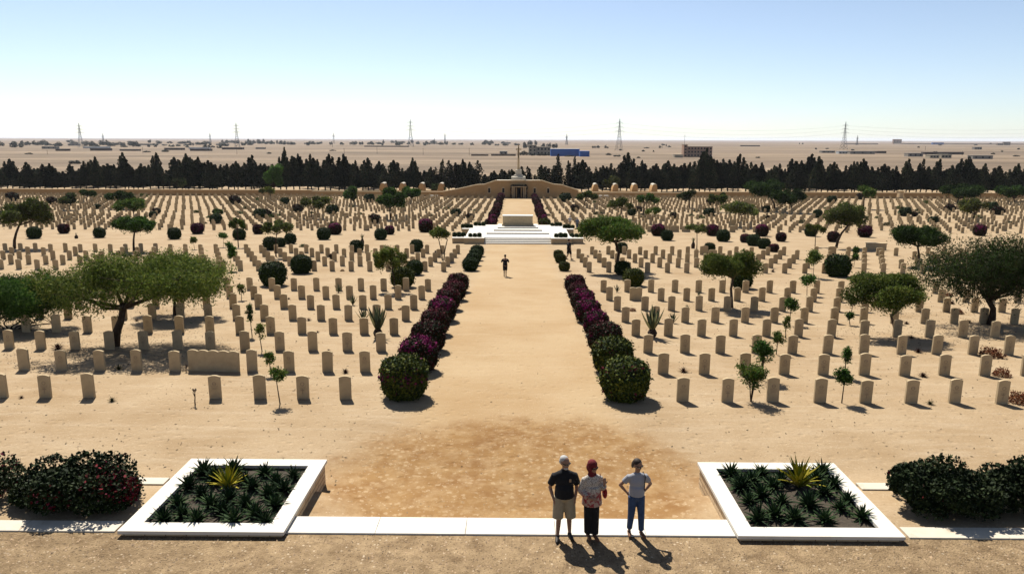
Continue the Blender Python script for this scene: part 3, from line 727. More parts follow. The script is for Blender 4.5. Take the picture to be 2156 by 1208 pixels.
for nm, lst, ox, yel in (('left', pl_L, 0, (1440,440)), ('right', pl_R, 1436, (735,430))):
    pts = []
    for x, y in lst:
        d = ray(ox + x/2.994, 880 + (y+14)/2.994); t = (0.10 - CAMZ)/d.z; pts.append((d.x*t, d.y*t))
    lim = (-7.55, -5.1) if nm == 'left' else (4.85, 7.27)
    pts = [(min(max(x, lim[0]), lim[1]), min(max(y, 13.98), 16.5)) for x, y in pts]
    pts.sort(key=lambda q: -q[1])
    rown = 0; k = 0
    rows = [pts[i:i+4] for i in range(0, len(pts), 4)]
    for ri, rw in enumerate(rows):
        rw.sort()
        for ci, (x, y) in enumerate(rw):
            t = link('aloe', aloe_m[(ri+ci) % 3], None, (x, y, .03)); sc = random.uniform(.82, 1.15); t.scale = (sc, sc, sc*random.uniform(.9, 1.15)); t.rotation_euler = (0, 0, random.uniform(0, 6.28))
            tag(t, f"dark spiky aloe in {nm} planter, {ordn(ci+1)} from left, {ordn(ri+1)} row from the back", 'aloe', f'aloes planted in the {nm} planter')
    d = ray(ox + yel[0]/2.994, 880 + (yel[1]+12)/2.994); t_ = (0.0 - CAMZ)/d.z
    o = link('yellow_agave', yel_m, None, (d.x*t_, d.y*t_, .03)); sc = .95 if nm == 'left' else 1.15; o.scale = (sc*.85, sc*.85, sc*1.05)
    tag(o, f'{"smaller" if nm=="left" else "larger"} yellow leaved agave amid the dark aloes of the {nm} planter', 'agave', 'yellow agaves in the planters')
big_ag = rosette(20, 1.12, .19, (R(2), R(36)), [(.045, .060, .035), (.07, .085, .045), (.035, .05, .03)], 21, -.25, stem=.22, margin=np.array([.22, .21, .10]), seg=6)
mid_ag = rosette(12, .62, .08, (R(2), R(42)), [(.045, .060, .035), (.06, .075, .04)], 22, -.1, margin=np.array([.2, .19, .10]))
def agave(lab, bx, by, top, me, h0, stump=False, g='agaves among the headstones'):
    base = G(bx, by); H = AT(bx, top, base.y).z - base.z; sc = H / h0
    t = thing('agave', lab, 'agave', base, random.uniform(0, 6), g); o = link('leaves', me, t); o.scale = (sc, sc, sc)
    if stump:
        mb = MB(); mb.lathe([(.05*sc, -.05), (.16*sc, .06*sc), (.2*sc, .2*sc), (.13*sc, .34*sc), (.05*sc, .42*sc)], 12); mb.build('stem', M_bark, t)
agave('tall striped agave left of the path', 796,710,645, big_ag, 1.3, True)
agave('tall striped agave right of the path', 1373,710,645, big_ag, 1.3, True)
for lab, bx, by, top in (('spiky agave left of the tall striped one', 765,678,645), ('small agave behind a headstone, upper of the left group', 743,642,618), ('thin agave at the top of the left agave group', 713,616,596),
    ('spiky agave right of the tall right one', 1417,680,656), ('low agave behind the two-humped headstone', 1299,615,598), ('small agave peeking over a headstone on the right', 1471,624,612), ('short agave behind a headstone right of centre', 1447,650,640), ('small agave in the second left block', 778,562,549), ('dark agave behind a clipped bush, second left block', 630,545,533), ('small agave at right edge among headstones', 2140,665,648)):
    agave(lab, bx, by, top, mid_ag, .62)
# yuccas
def yucca(lab, bx, by, top):
    base = G(bx, by); H = AT(bx, top, base.y).z - base.z
    t = thing('yucca', lab, 'yucca', base, 0, 'short yuccas in the wide aisle'); mb = MB(); mb.tube([(0,0,-.05),(0,0,H*.3),(.02,0,H*.55)], [.17,.2,.1], 8); mb.build('trunk', M_bark, t)
    o = link('leaves', mid_ag, t, (0, 0, H*.48)); k = H*.52/.6; o.scale = (k*.8, k*.8, k)
yucca('short stubby yucca left of the altar platform', 763, 516, 491); yucca('short stubby yucca right of the wide acacia', 1459, 523, 498)
yucca('dark spiky yucca near the far left bushes', 161, 502, 489)
# low tufts and dry shrubs
tuftg = rosette(26, .30, .035, (R(10), R(75)), [(.05, .06, .02), (.07, .07, .03)], 31, .3)
tuftr = rosette(30, .30, .035, (R(10), R(80)), [(.07, .018, .014), (.05, .02, .012)], 32, .3)
def dry_mesh(seed, cols):
    rs = np.random.RandomState(seed); n = 800; d = sphere_dirs(n, rs); d[:, 2] = np.abs(d[:, 2]); P = d * (rs.uniform(.3, 1, (n, 1)) ** .5) * np.array([.5, .5, .42]) * (1 + .25*vn(d, 3, seed)[:, None])
    V, Fc = quads(P, .06, 1.2, rs); return mesh_np('dry_leaves', V, Fc, M_leaf, np.array(cols)[rs.choice(len(cols), n)] * rs.uniform(.6, 1.3, (n, 1)))
dry = dry_mesh(1, [(.20, .065, .03), (.12, .04, .02), (.28, .13, .06)]); dry2 = dry_mesh(2, [(.30, .17, .08), (.22, .11, .05)])
small = [('green tuft in the front left row', 236,845,24,tuftg),('green tuft in the front right row', 1958,851,24,tuftg),('dark tuft in the second right row', 1943,793,26,tuftr),('maroon tuft between front headstones right of path', 1439,783,28,tuftr),
 ('maroon tuft behind a front headstone left of path', 727,785,22,tuftr),('small dark tuft under the huge acacia', 250,778,26,tuftg),('dark low shrub in the acacia shade', 122,735,34,tuftr),('dead tuft near a headstone in the fourth left row', 650,675,16,tuftr),
 ('small tuft in the third left row', 692,740,12,tuftr),('rusty dry shrub, largest, near the right edge', 2086,750,50,dry),('rusty dry mound near the right edge second row', 2109,791,38,dry),('rusty dry shrub cut by the right edge', 2144,846,52,dry),
 ('low rust mound in the fourth right row', 2016,660,26,dry),('small rust mound right side behind', 1997,623,18,dry),('small dead shrub at right side', 2004,640,18,tuftr),('rust coloured shrub beside a headstone right of the path', 1332,655,16,dry),
 ('dry brown shrub beside a headstone left of the path', 844,652,12,dry2),('dry round shrub near first aisle', 721,571,10,dry2),('small tuft in tree shade on the right', 1933,742,22,tuftr),('dark tuft right of kinked acacia', 1908,682,16,tuftr),
 ('small tuft in the fifth right row', 1918,712,18,tuftr),('dark tuft in the fourth right row', 2040,680,18,tuftr),('dark red shrub near headstones far right', 1627,573,14,tuftr),('dark maroon shrub in second right block', 1238,541,10,tuftr),
 ('small maroon shrub behind headstones, second right block', 1263,531,9,tuftr),('small red shrub behind headstones, second left block', 917,531,10,tuftr),('dark red shrub near graves, second left block', 553,560,20,tuftr),('reddish patch plant under the huge acacia', 288,676,14,tuftr),('tiny weed beside front left headstone', 45,838,14,tuftr),('tiny tuft in the fourth left row', 669,700,10,tuftr),
 ('weed beside a far left headstone', 608,630,10,tuftr)]
for lab, bx, by, w, me in small:
    p = G(bx, by); k = w * proj(p)[2]/F / (1.0 if me in (dry, dry2) else .55)
    o = link('dry_shrub' if me in (dry, dry2) else 'grass_tuft', me, None, p); o.scale = (k, k, k*random.uniform(.8, 1.1)); o.rotation_euler = (0, 0, random.uniform(0, 6))
    tag(o, lab, 'shrub' if me in (dry, dry2) else 'tuft', 'low plants between the headstones')
# scattered far shrubs among the graves
shr = [(150,455),(205,440),(95,470),(330,450),(415,448),(455,470),(520,440),(700,450),(758,452),(790,470),(905,455),(940,440),(960,455),(600,430),(560,455),(1210,445),(1190,425),(1260,452),(1345,445),(1420,460),(1455,455),(1500,455),(1610,460),(1650,455),(1690,470),(1740,440),(1790,455),(1850,460),(1905,455),(1935,450),(2000,445),(2060,460),(2100,452),(2130,470),(1965,470),(495,430),(640,520),(700,545),(300,415),(110,430),(1870,475),(1950,430),(1155,440),(1285,437)]
loose = [dry_mesh(70, [(.04,.065,.014),(.06,.09,.018),(.03,.045,.012)]), dry_mesh(71, [(.05,.055,.02),(.08,.075,.03),(.03,.04,.014)]), dry_mesh(72, [(.09,.11,.025),(.05,.08,.018)])]
shr += [(random.uniform(0, 2156), random.uniform(420, 472)) for _ in range(60)]
shr = [q for q in shr if abs(q[0]-1092) > 60]
shr.sort(); sm = [bush_mesh(41, 700, .12, GRN, lump=.15, sq=2.2), bush_mesh(42, 700, .12, DKR, lump=.15, sq=2.2)]
for i, (px, py) in enumerate(shr):
    p = G(px, py); w = random.uniform(12, 24) * proj(p)[2]/F
    o = link('shrub', (sm + loose)[i % 5], None, p); o.scale = (w, w, w*.8)
    tag(o, f"small {['dark green','dark brownish','leafy green','olive','light green'][i % 5]} shrub among far headstones, {ordn(i+1)} shrub from left", 'shrub', 'loose shrubs growing between far headstones')

# ------------------------------------------------------------------ big bougainvilleas in the beds
def big_boug(lab, x0, x1, yc, D, top, cols, flower, seed, n, open_=False, holes=.0):
    a = AT(x0, yc, D); b = AT(x1, yc, D); tp = AT((x0+x1)/2, top, D + .5).z; cx = (a.x+b.x)/2; hw = (b.x-a.x)/2; ch = tp/2*.92
    t = thing('bougainvillea', lab, 'bush', (cx, D, 0), 0, 'large bougainvilleas in the beds')
    rs = np.random.RandomState(seed); nb = 34
    cs = []; br = []
    for i in range(nb):
        an = rs.uniform(0, 6.28); r = math.sqrt(rs.rand())*.72; cs.append((r*math.cos(an)*hw, r*math.sin(an)*.95, 2.15*ch*(1 - .75*r*r)*rs.uniform(.15, .80))); br.append(rs.uniform(.24, .4))
    cs = np.array(cs); br = np.array(br); ix = rs.choice(nb, n); d = sphere_dirs(n, rs)
    P = cs[ix] + d * (rs.uniform(.5, 1.05, (n, 1))**.5) * br[ix][:, None] * np.array([1.35, 1.0, .95]) * min(1.3, hw/1.4)
    P = P[P[:, 2] > .12]; n = len(P)
    V, Fc = quads(P, .062, 1.3, rs)
    C = np.array(cols)[rs.choice(len(cols), n)] * rs.uniform(.6, 1.4, (n, 1))
    f = vn(P, 1.6, seed+3) + (P[:, 0]/hw)*flower[1] + (P[:, 2]-ch)*.5 + rs.normal(0, .5, n); k = f > flower[0]
    C[k] = np.array([(.13,.008,.012),(.20,.010,.018),(.08,.010,.010),(.16,.012,.035)])[rs.choice(4, k.sum())] * rs.uniform(.6, 1.3, (k.sum(), 1))
    link('foliage', mesh_np('foliage', V, Fc, M_leafdark, C), t)
    mb = MB(); rs2 = random.Random(seed)
    for j in range(7):
        c = cs[j*3]; mb.tube([(rs2.uniform(-.12,.12), 0, -.05), (c[0]*.35, c[1]*.3, ch*.55), tuple(c)], [.045, .035, .012], 6)
    mb.build('trunk', M_bark, t, smooth=True)
big_boug('big dark bougainvillea with red flowers left of the left planter', 18, 322, 1035, 14.95, 940, [(.012,.022,.007),(.02,.036,.009),(.03,.045,.012)], (1.15, .60), 3, 30000)
big_boug('sparser bougainvillea cut by the left picture edge', -130, 66, 990, 15.3, 935, [(.02,.03,.009),(.03,.045,.012)], (1.1, -.4), 5, 5200)
big_boug('big dark bougainvillea in the bed right of the right planter', 1866, 2110, 1030, 15.0, 945, [(.012,.022,.007),(.018,.032,.009),(.028,.040,.012)], (1.75, -.5), 8, 22000)
big_boug('dark bougainvillea cut by the right picture edge', 2050, 2300, 1030, 15.0, 940, [(.012,.022,.007),(.018,.032,.009),(.028,.040,.012)], (1.9, 0), 9, 20000)

# ------------------------------------------------------------------ altar platform
PY0 = 78.0; PG = tz(PY0); PC = -.06
def platform():
    t = thing('altar_platform', 'wide white stone platform with steps and low corner walls before the altar stone', 'platform', (PC, PY0, PG))
    mb = MB()
    for i in range(4): mb.box(-3.55, 3.55, i*.42, i*.42 + (.418 if i < 3 else .42), -.4, .13*(i+1))
    mb.build('lower_steps', M_white, t, bevel=.01)
    z = .52; mb = MB(); mb.box(-5.7, 5.7, 1.70, 13.5, -.9, z); mb.build('paving', M_white, t)
    for i, (w, y0) in enumerate(((3.5, 4.3), (2.75, 6.0), (2.35, 7.2))):
        m = MB(); m.box(-w, w, y0, 11.2-.3*i, z - .01 if i == 0 else z + .15*i - .01, z + .15*(i+1)); m.build('upper_step', M_white, t)
    for sx in (-1, 1):
        for (a, b, y0, y1, zt, nm) in ((3.57, 5.72, -.05, 1.68, .66, 'corner_wall'), (5.74, 7.0, .6, 2.6, .58, 'corner_wall'), (5.74, 6.6, 9.4, 12.0, .5, 'corner_wall')):
            m = MB(); m.m = 0; x0, x1 = sorted((a*sx, b*sx)); m.box(x0, x1, y0, y1, -.7, zt - .08); m.m = 1; m.box(x0-.03, x1+.03, y0-.03, y1+.03, zt-.077, zt)
            m.build(nm, [M_whiteface, M_white], t)
    return t
platform()
sm2 = [bush_mesh(51, 500, .14, GRN), ]
pos = []
for sx in (-1, 1):
    for (cx, cy, cz, n_) in ((4.6, .9, .66, 3), (6.35, 1.7, .58, 3), (6.1, 10.5, .5, 3), (4.7, 12.6, .52, 3)):
        for k in range(n_): pos.append((sx*cx + (k-1)*.48, PY0+cy, PG+cz, sx, cy, k))
cn = {.9:'front corner', 1.7:'outer corner', 10.5:'rear outer corner', 12.6:'back edge'}
for x, y, z, sx, cy, k in pos:
    o = link('low_bush', sm2[0], None, (x + PC, y, z - .05)); s_ = random.uniform(.42, .55); o.scale = (s_, s_, s_)
    tag(o, f"small dark bush, {ordn(k+1)} of three on the {sides[sx]} {cn[cy]} of the altar platform", 'bush', 'small dark bushes on the altar platform')
t = thing('altar_stone', 'long pale rectangular altar stone on the white platform', 'memorial', (PC - .02, PY0 + 8.3, PG + .52 + .45))
mb = MB(); mb.box(-1.85, 1.85, 0, 1.3, 0, .22); mb.build('plinth', M_stone, t); mb = MB(); mb.box(-1.75, 1.75, .08, 1.2, .222, 1.12); mb.build('block', M_stone, t, bevel=.015)
mb = MB(); mb.box(-1.79, 1.79, .04, 1.24, 1.122, 1.22); mb.build('top', M_white, t, bevel=.01)

# ------------------------------------------------------------------ terrace wall with cross
TY = 166.0; TZ = tz(TY)
def tx(px): return AT(px, 400, TY).x
def terrace():
    c0 = tx(1092.5); t = thing('terrace_wall', 'long ochre terrace wall with stepped sloping wings and central doorway', 'wall', (c0, TY, TZ))
    def P(px, py): v = AT(px, py, TY); return (v.x - c0, v.z - TZ)
    prof = [P(933, 404.5), P(965, 399), P(1003, 390.5), P(1020, 389.5), P(1043, 381.5), P(1141, 381.5), P(1166, 389.5), P(1182, 390.5), P(1218, 402)]
    xl, xr = prof[0][0], prof[-1][0]
    n = [(prof[0][0], -.5)] + prof + [(prof[-1][0], -.5), (.95, -.5), (.95, 2.35), (-.95, 2.35), (-.95, -.5)]
    mb = MB(); mb.prism(n[::-1], 0, .7); mb.build('wall', M_ochre, t)
    mb = MB()
    for a, b in zip(prof[:-1], prof[1:]): mb.prism([(a[0], a[1]+.003), (b[0], b[1]+.003), (b[0], b[1]+.20), (a[0], a[1]+.20)], -.1, .8)
    mb.build('coping', M_ochre2, t)
    hz = P(1043, 381.5)[1]; mb = MB(); mb.box(prof[4][0]+.1, prof[5][0]-.1, .703, 9.5, 0, hz-.2); mb.build('terrace_floor', M_white, t)
    mb = MB(); mb.box(-.94, .94, .5, .68, -.4, 2.34); mb.build('door', M_dark, t)
    for x in (-.72, .42): mb = MB(); mb.box(x, x+.3, .30, .497, 0, 2.2); mb.build('door_panel', M_ochre, t)
    for px in (1030, 1059.8, 1125.8, 1154.3):
        x = tx(px) - c0; z = 1.15
        fr = MB(); fr.box(x-.36, x-.24, -.05, -.003, z, z+1.0); fr.box(x+.24, x+.36, -.05, -.003, z, z+1.0); fr.box(x-.36, x+.36, -.05, -.003, z-.12, z-.003)
        fr.prism([(x-.36, z+1.003), (x+.36, z+1.003), (x+.22, z+1.22), (x, z+1.30), (x-.22, z+1.22)], -.05, -.003)
        f = fr.build('niche_frame', M_ochre2, t)
        n_ = MB(); n_.box(x-.238, x+.238, -.02, -.003, z, z+1.0); link('niche_shade', n_.mesh('niche_shade', M_dark), t)  # flat dark panel paints the shade of a recess; no hole is cut
    # pergola porch
    po = MB()
    for x in (-1.5, -1.05, 1.05, 1.5): po.box(x-.13, x+.13, -1.0 if abs(x) > 1.2 else -.6, -.74 if abs(x) > 1.2 else -.34, -.3, 2.45)
    po.build('porch_post', M_ochre2, t)
    m = MB(); m.box(-1.8, 1.8, -1.1, -.15, 2.455, 2.62); m.build('porch_beam', M_ochre2, t)
    rs = np.random.RandomState(3); n_ = 900; u = rs.rand(n_); P_ = np.where(u[:, None] < .5, np.stack([rs.uniform(-1.8, 1.8, n_), rs.uniform(-1.15, -.5, n_), 2.62 + rs.uniform(0, .35, n_)], 1), np.stack([np.where(rs.rand(n_) < .5, -1.72, 1.72) + rs.normal(0, .09, n_), rs.uniform(-1.15, -.8, n_), rs.uniform(0, 2.7, n_)], 1))
    V, Fc = quads(P_, .2, 1.3, rs); link('climbing_plant', mesh_np('climbing_plant', V, Fc, M_leafdark, np.array([(.03,.02,.012),(.02,.025,.01)])[rs.choice(2, n_)]), t)
    return c0, hz
TC, THZ = terrace()
def cross():
    D = TY + 4.5; b = AT(1091.5, 384, D); top = AT(1091.5, 305.5, D).z; z0 = TZ + THZ - .22
    t = thing('stone_cross', 'tall slender stone cross on stepped octagonal base above the terrace', 'cross', (b.x, D, z0)); H = top - z0
    mb = MB(); mb.lathe([(2.3, 0), (2.3, .22), (2.28, .221), (1.75, .222), (1.75, 1.0), (1.6, 1.08)], 8); mb.build('lower_base', M_pale, t)
    mb = MB(); mb.lathe([(1.08, 1.082), (1.08, 1.38), (.98, 1.42)], 8); mb.build('middle_base', M_pale, t)
    mb = MB(); mb.lathe([(.80, 1.422), (.78, 2.55), (.70, 2.62)], 8); mb.build('upper_base', M_pale, t)
    mb = MB(); mb.lathe([(.36, 2.622), (.34, 2.9), (.28, 3.0), (.155, H)], 8); mb.build('shaft', M_ochre2, t)
    ah = H - .95; mb = MB()
    mb.box(-.62, .62, -.10, .10, ah-.13, ah+.13); mb.build('arm', M_ochre2, t)
    mb = MB(); mb.prism([(-.07, ah+.5), (.07, ah+.5), (.07, ah-1.7), (0, ah-2.2), (-.07, ah-1.7)], -.30, -.24); mb.build('bronze_sword', M_dark, t)
cross()
# perimeter walls
def bwall(name, lab, x0, x1, D, h, th=.5, step=None):
    t = thing(name, lab, 'wall', (0, D, tz(D)), 0, 'ochre boundary walls at the far end')
    mb = MB(); mb.box(x0, x1, 0, th, -.8, h); mb.build('wall', M_ochre, t)
    mb = MB(); mb.box(x0-.02, x1+.02, -.07, th+.07, h+.003, h+.14); mb.build('coping', M_ochre2, t)
xa, xb = tx(933) , tx(1218)
bwall('boundary_wall', 'long low ochre boundary wall running left from the terrace', -150, xa - 30.5, 170, 1.25)
bwall('boundary_wall', 'slightly lower ochre wall joining left wall to the terrace', xa - 30.48, xa - .05, 170.0, 1.0)
bwall('boundary_wall', 'ochre boundary wall joining the terrace to the right pavilion side', xb + .05, xb + 24, 170.0, 1.0)
bwall('boundary_wall', 'long low ochre boundary wall on the right up to the gate pier', xb + 24.02, 86, 170, 1.2)
bwall('boundary_wall', 'ochre boundary wall beyond the gate pier at far right', 87.6, 160, 170, 1.2)
mb = MB(); mb.box(-.45, .45, -.3, .8, -.5, 1.6); mb.box(-.55, .55, -.4, .9, 1.603, 1.75)
tag(mb.build('gate_pier', M_ochre2, None, (86.8, 169.8, tz(170))), 'square pale gate pier between the right wall lengths', 'pier')
# pavilions
def pavilion(lab, pxs, D, seats_px):
    x = [AT(p, 400, D).x for p in pxs]; c = sum(x)/4; t = thing('pavilion', lab, 'pavilion', (c, D, tz(D)), 0, 'masonry pavilions by the boundary wall')
    for i, xx in enumerate(x):
        xx -= c; m = MB(); w = .78
        m.prism([(xx-w, -.5), (xx+w, -.5), (xx+w*.82, 2.0), (xx+w*.66, 2.6), (xx+w*.3, 2.85), (xx-w*.3, 2.85), (xx-w*.70, 2.3), (xx-w*.9, 1.6)], 0, 3.2)
        f = m.build('pier', M_ochre, t)
        m = MB(); m.prism([(xx+w*.60, 2.70), (xx+w*.3, 2.86), (xx-w*.3, 2.86), (xx-w*.52, 2.62), (xx-w*.48, 2.80), (xx-w*.2, 2.97), (xx+w*.3, 2.98), (xx+w*.62, 2.82)], -.06, 3.26); m.build('cap', M_pale, t)
    for a, b in zip(x[:-1], x[1:]):
        m = MB(); m.box(a-c+.785, b-c-.785, .4, .9, -.4, 1.25); m.build('low_wall', M_ochre, t)
pavilion('masonry pavilion with four curved topped piers, left of terrace', [805, 846, 887, 928], 172.0, None)
pavilion('masonry pavilion with four curved topped piers, right of terrace', [1254, 1296, 1337, 1378], 172.0, None)
for lab, px in (('white stone bench in front of the left pavilion', 911), ('white stone bench in front of the right pavilion', 1272)):
    p = G(px, 416); t = thing('stone_bench', lab, 'bench', p, 0, 'white stone benches'); m = MB(); m.box(-1.2, 1.2, -.35, .35, .38, .5); m.build('seat', M_white, t)
    for sx in (-.9, .9):
        m = MB(); m.box(sx-.1, sx+.1, -.3, .3, -.1, .377); m.build('leg', M_white, t)

# ------------------------------------------------------------------ windbreak
prof = [(0,340),(25,335),(60,342),(100,336),(150,346),(180,340),(205,330),(230,345),(262,322),(300,345),(333,322),(350,345),(390,313),(420,330),(440,338),(480,345),(500,340),(534,327),(560,345),(602,311),(630,325),(655,325),(695,325),(725,325),(750,338),(775,333),(800,340),(830,338),(870,333),(900,360),(925,325),(945,338),(975,335),(1005,338),(1040,360),(1068,337),(1110,350),(1140,348),(1175,325),(1210,330),(1225,337),(1260,342),(1285,344),(1320,322),(1350,338),(1380,345),(1405,338),(1445,335),(1485,313),(1520,335),(1555,325),(1595,330),(1640,345),(1665,335),(1705,325),(1720,330),(1760,338),(1795,340),(1815,335),(1860,346),(1885,350),(1910,335),(1940,335),(1975,335),(2020,335),(2035,330),(2070,345),(2100,350),(2140,345),(2180,340)]
CAS = [(.014, .021, .010), (.024, .032, .013), (.042, .040, .020)]
def casuarina_mesh(seed, dens=1.0):
    """ragged crown of several upright plumes, unit height"""
    rs = np.random.RandomState(seed); n = int(4200*dens); k = rs.randint(6, 9)
    tops = np.concatenate([[1.0], rs.uniform(.58, .93, k-1)]); an = rs.uniform(0, 6.28, k); off = np.where(np.arange(k) == 0, 0.02, rs.uniform(.14, .36, k))
    ix = rs.choice(k, n, p=tops/tops.sum()); z = rs.rand(n); a = rs.uniform(0, 6.28, n)
    wid = (.03 + .17*(1 - z**2.6)*np.minimum(1, z*7 + .25)) * (1 + .35*np.sin(z*21 + ix*2 + a) + .25*np.sin(z*47 + ix*5 - a))
    r = wid * rs.uniform(.15, 1.0, n)**.5
    zz = .07 + z * (tops[ix] - .07)
    P = np.stack([np.cos(an[ix])*off[ix]*(1 - .45*z) + r*np.cos(a), np.sin(an[ix])*off[ix]*(1 - .45*z) + r*np.sin(a), zz], 1)
    V, Fc = quads(P, .055, 1.0, rs)
    pc = rs.uniform(.7, 1.5, k)[ix][:, None]; c = np.array(CAS)[rs.choice(3, n)] * rs.uniform(.7, 1.3, (n, 1)) * pc
    return mesh_np('crown', V, Fc, M_casu, c)
cas = [casuarina_mesh(s) for s in range(1, 7)] + [casuarina_mesh(s, .45) for s in (8, 9)]
mbt = MB(); mbt.tube([(0,0,-.02),(0.01,0,.3),(0,0.01,.9)], [.022,.016,.004], 6); TR = mbt.mesh('trunk', M_bark)
wb = []; px = -20.0; rt = random.Random(3)
while px < 2180:
    wb.append(px); px += rt.uniform(9, 15) if not 900 < px < 1260 else rt.uniform(10, 18)
xs_p, ys_p = [a for a, _ in prof], [b for _, b in prof]
wbl = []
for i, px in enumerate(wb):
    near = min(prof, key=lambda q: abs(q[0]-px)); 
    if abs(near[0]-px) < 5.5: px = near[0]; top = near[1]
    else: top = float(np.interp(px, xs_p, ys_p)) + rt.uniform(3, 22)
    wbl.append((px, top, rt.uniform(189, 196)))
for i in range(75): q = rt.uniform(0, 2156); wbl.append((q, float(np.interp(q, xs_p, ys_p)) + rt.uniform(10, 24), rt.uniform(201, 206)))
wbl.sort()
for i, (px, top, D) in enumerate(wbl):
    x = AT(px, 380, D).x; z0 = tz(D); H = AT(px, top, D).z - z0; sparse = 890 < px < 1260 and rt.random() < .5
    w = rt.uniform(4.2, 6.2) * (.8 if sparse else 1)
    t = thing('casuarina_tree', f'dark casuarina, {ordn(i+1)} from the left in the windbreak behind the wall', 'tree', (x, D, z0), 0, 'casuarinas of the windbreak')
    c = link('crown', cas[6 + i % 2] if sparse else cas[i % 6], t, (0, 0, .45)); c.scale = (w, w, H - .45); c.rotation_euler = (0, 0, rt.uniform(0, 6))
    k = link('trunk', TR, t); k.scale = (8, 8, H)
# dark irrigation kerb / shadow hedge at the foot is real litter
mb = MB()

# ------------------------------------------------------------------ desert beyond
def farbox(name, lab, cat, x0, x1, y0, y1, m, depth=8, roofm=None, windows=0, group=None, parapet=False):
    a = G(x0, y1); b = G(x1, y1); D = (a.y + b.y)/2; cx = AT((x0+x1)/2, y1, D).x; zg = gz(cx, D)
    w = (AT(x1, y1, D).x - AT(x0, y1, D).x)/2; h = max(.8, AT(x0, y0, D).z - AT(x0, y1, D).z)
    t = thing(name, lab, cat, (cx, D, zg), 0, group)
    mb = MB(); mb.box(-w, w, 0, depth, -.3, h); mb.build('wall', m, t)
    mb = MB(); mb.box(-w-.15, w+.15, -.15, depth+.15, h+.003, h+.25); mb.build('roof', roofm or m, t)
    if windows:
        nx, nz = windows
        for i in range(nx):
            for j in range(nz):
                X = -w + (i+.5)*2*w/nx; Z = (j+.25)*h/nz; ww = min(.7, w/nx*.5); mb = MB(); mb.box(X-ww, X+ww, -.03, -.003, Z, Z+h/nz*.5); mb.build('window', M_dark, t)
    return t, w, h
M_cream = mat('cream_render', (.50, .42, .30), .9, .1, .3, coord='World'); M_mud = mat('mud_wall', (.28, .20, .14), .9, .15, .2, coord='World')
M_blue = mat('blue_sheet', (.010, .12, .50), .6, .15, .3, coord='World'); M_roofw = mat('pale_roof', (.60, .62, .62), .6, .06, .3, coord='World')
M_pink = mat('pink_render', (.50, .30, .20), .9, .1, .3, coord='World'); M_grey = mat('grey_wall', (.32, .29, .25), .9, .12, .2, coord='World'); M_brown = mat('dark_sheet', (.09, .055, .045), .8, .15, .2, coord='World')
farbox('industrial_shed', 'long blue metal shed with pale roof beyond the cross', 'shed', 1160, 1220, 314, 329, M_blue, 14, M_roofw)
farbox('industrial_shed', 'lower blue annex at right end of the long blue shed', 'shed', 1221, 1241, 319, 330, M_blue, 12, M_blue)
farbox('plant_building', 'cream building left of the blue shed', 'building', 1130, 1159, 309.5, 327, M_cream, 12, M_cream, (4, 2))
farbox('plant_building', 'taller cream block at the left end of the cream building', 'building', 1113, 1129.5, 306, 327, M_cream, 12, M_cream, (2, 3))
farbox('small_house', 'small pale flat roofed house left of the cross in the desert', 'house', 1052, 1068, 319, 326, M_grey, 5, M_roofw, (2, 1))
farbox('low_wall', 'low dark wall left of the small pale house', 'wall', 992, 1028, 325.5, 328.5, M_mud, 1, M_mud)
farbox('low_wall', 'low dark wall in front of the small pale house', 'wall', 1034, 1086, 325, 328.5, M_mud, 1, M_mud)
t, w, h = farbox('hotel_building', 'three storey pink hotel with rows of dark arched windows', 'building', 1447, 1499, 309, 331, M_pink, 12, M_cream, (8, 3))
farbox('stair_tower', 'taller stair tower at left end of the pink hotel', 'tower', 1439, 1446.5, 305, 331, M_pink, 8, M_cream, (1, 4))
farbox('annex', 'low yellow annex left of the pink hotel', 'annex', 1420, 1438, 326, 332, M_cream, 6)
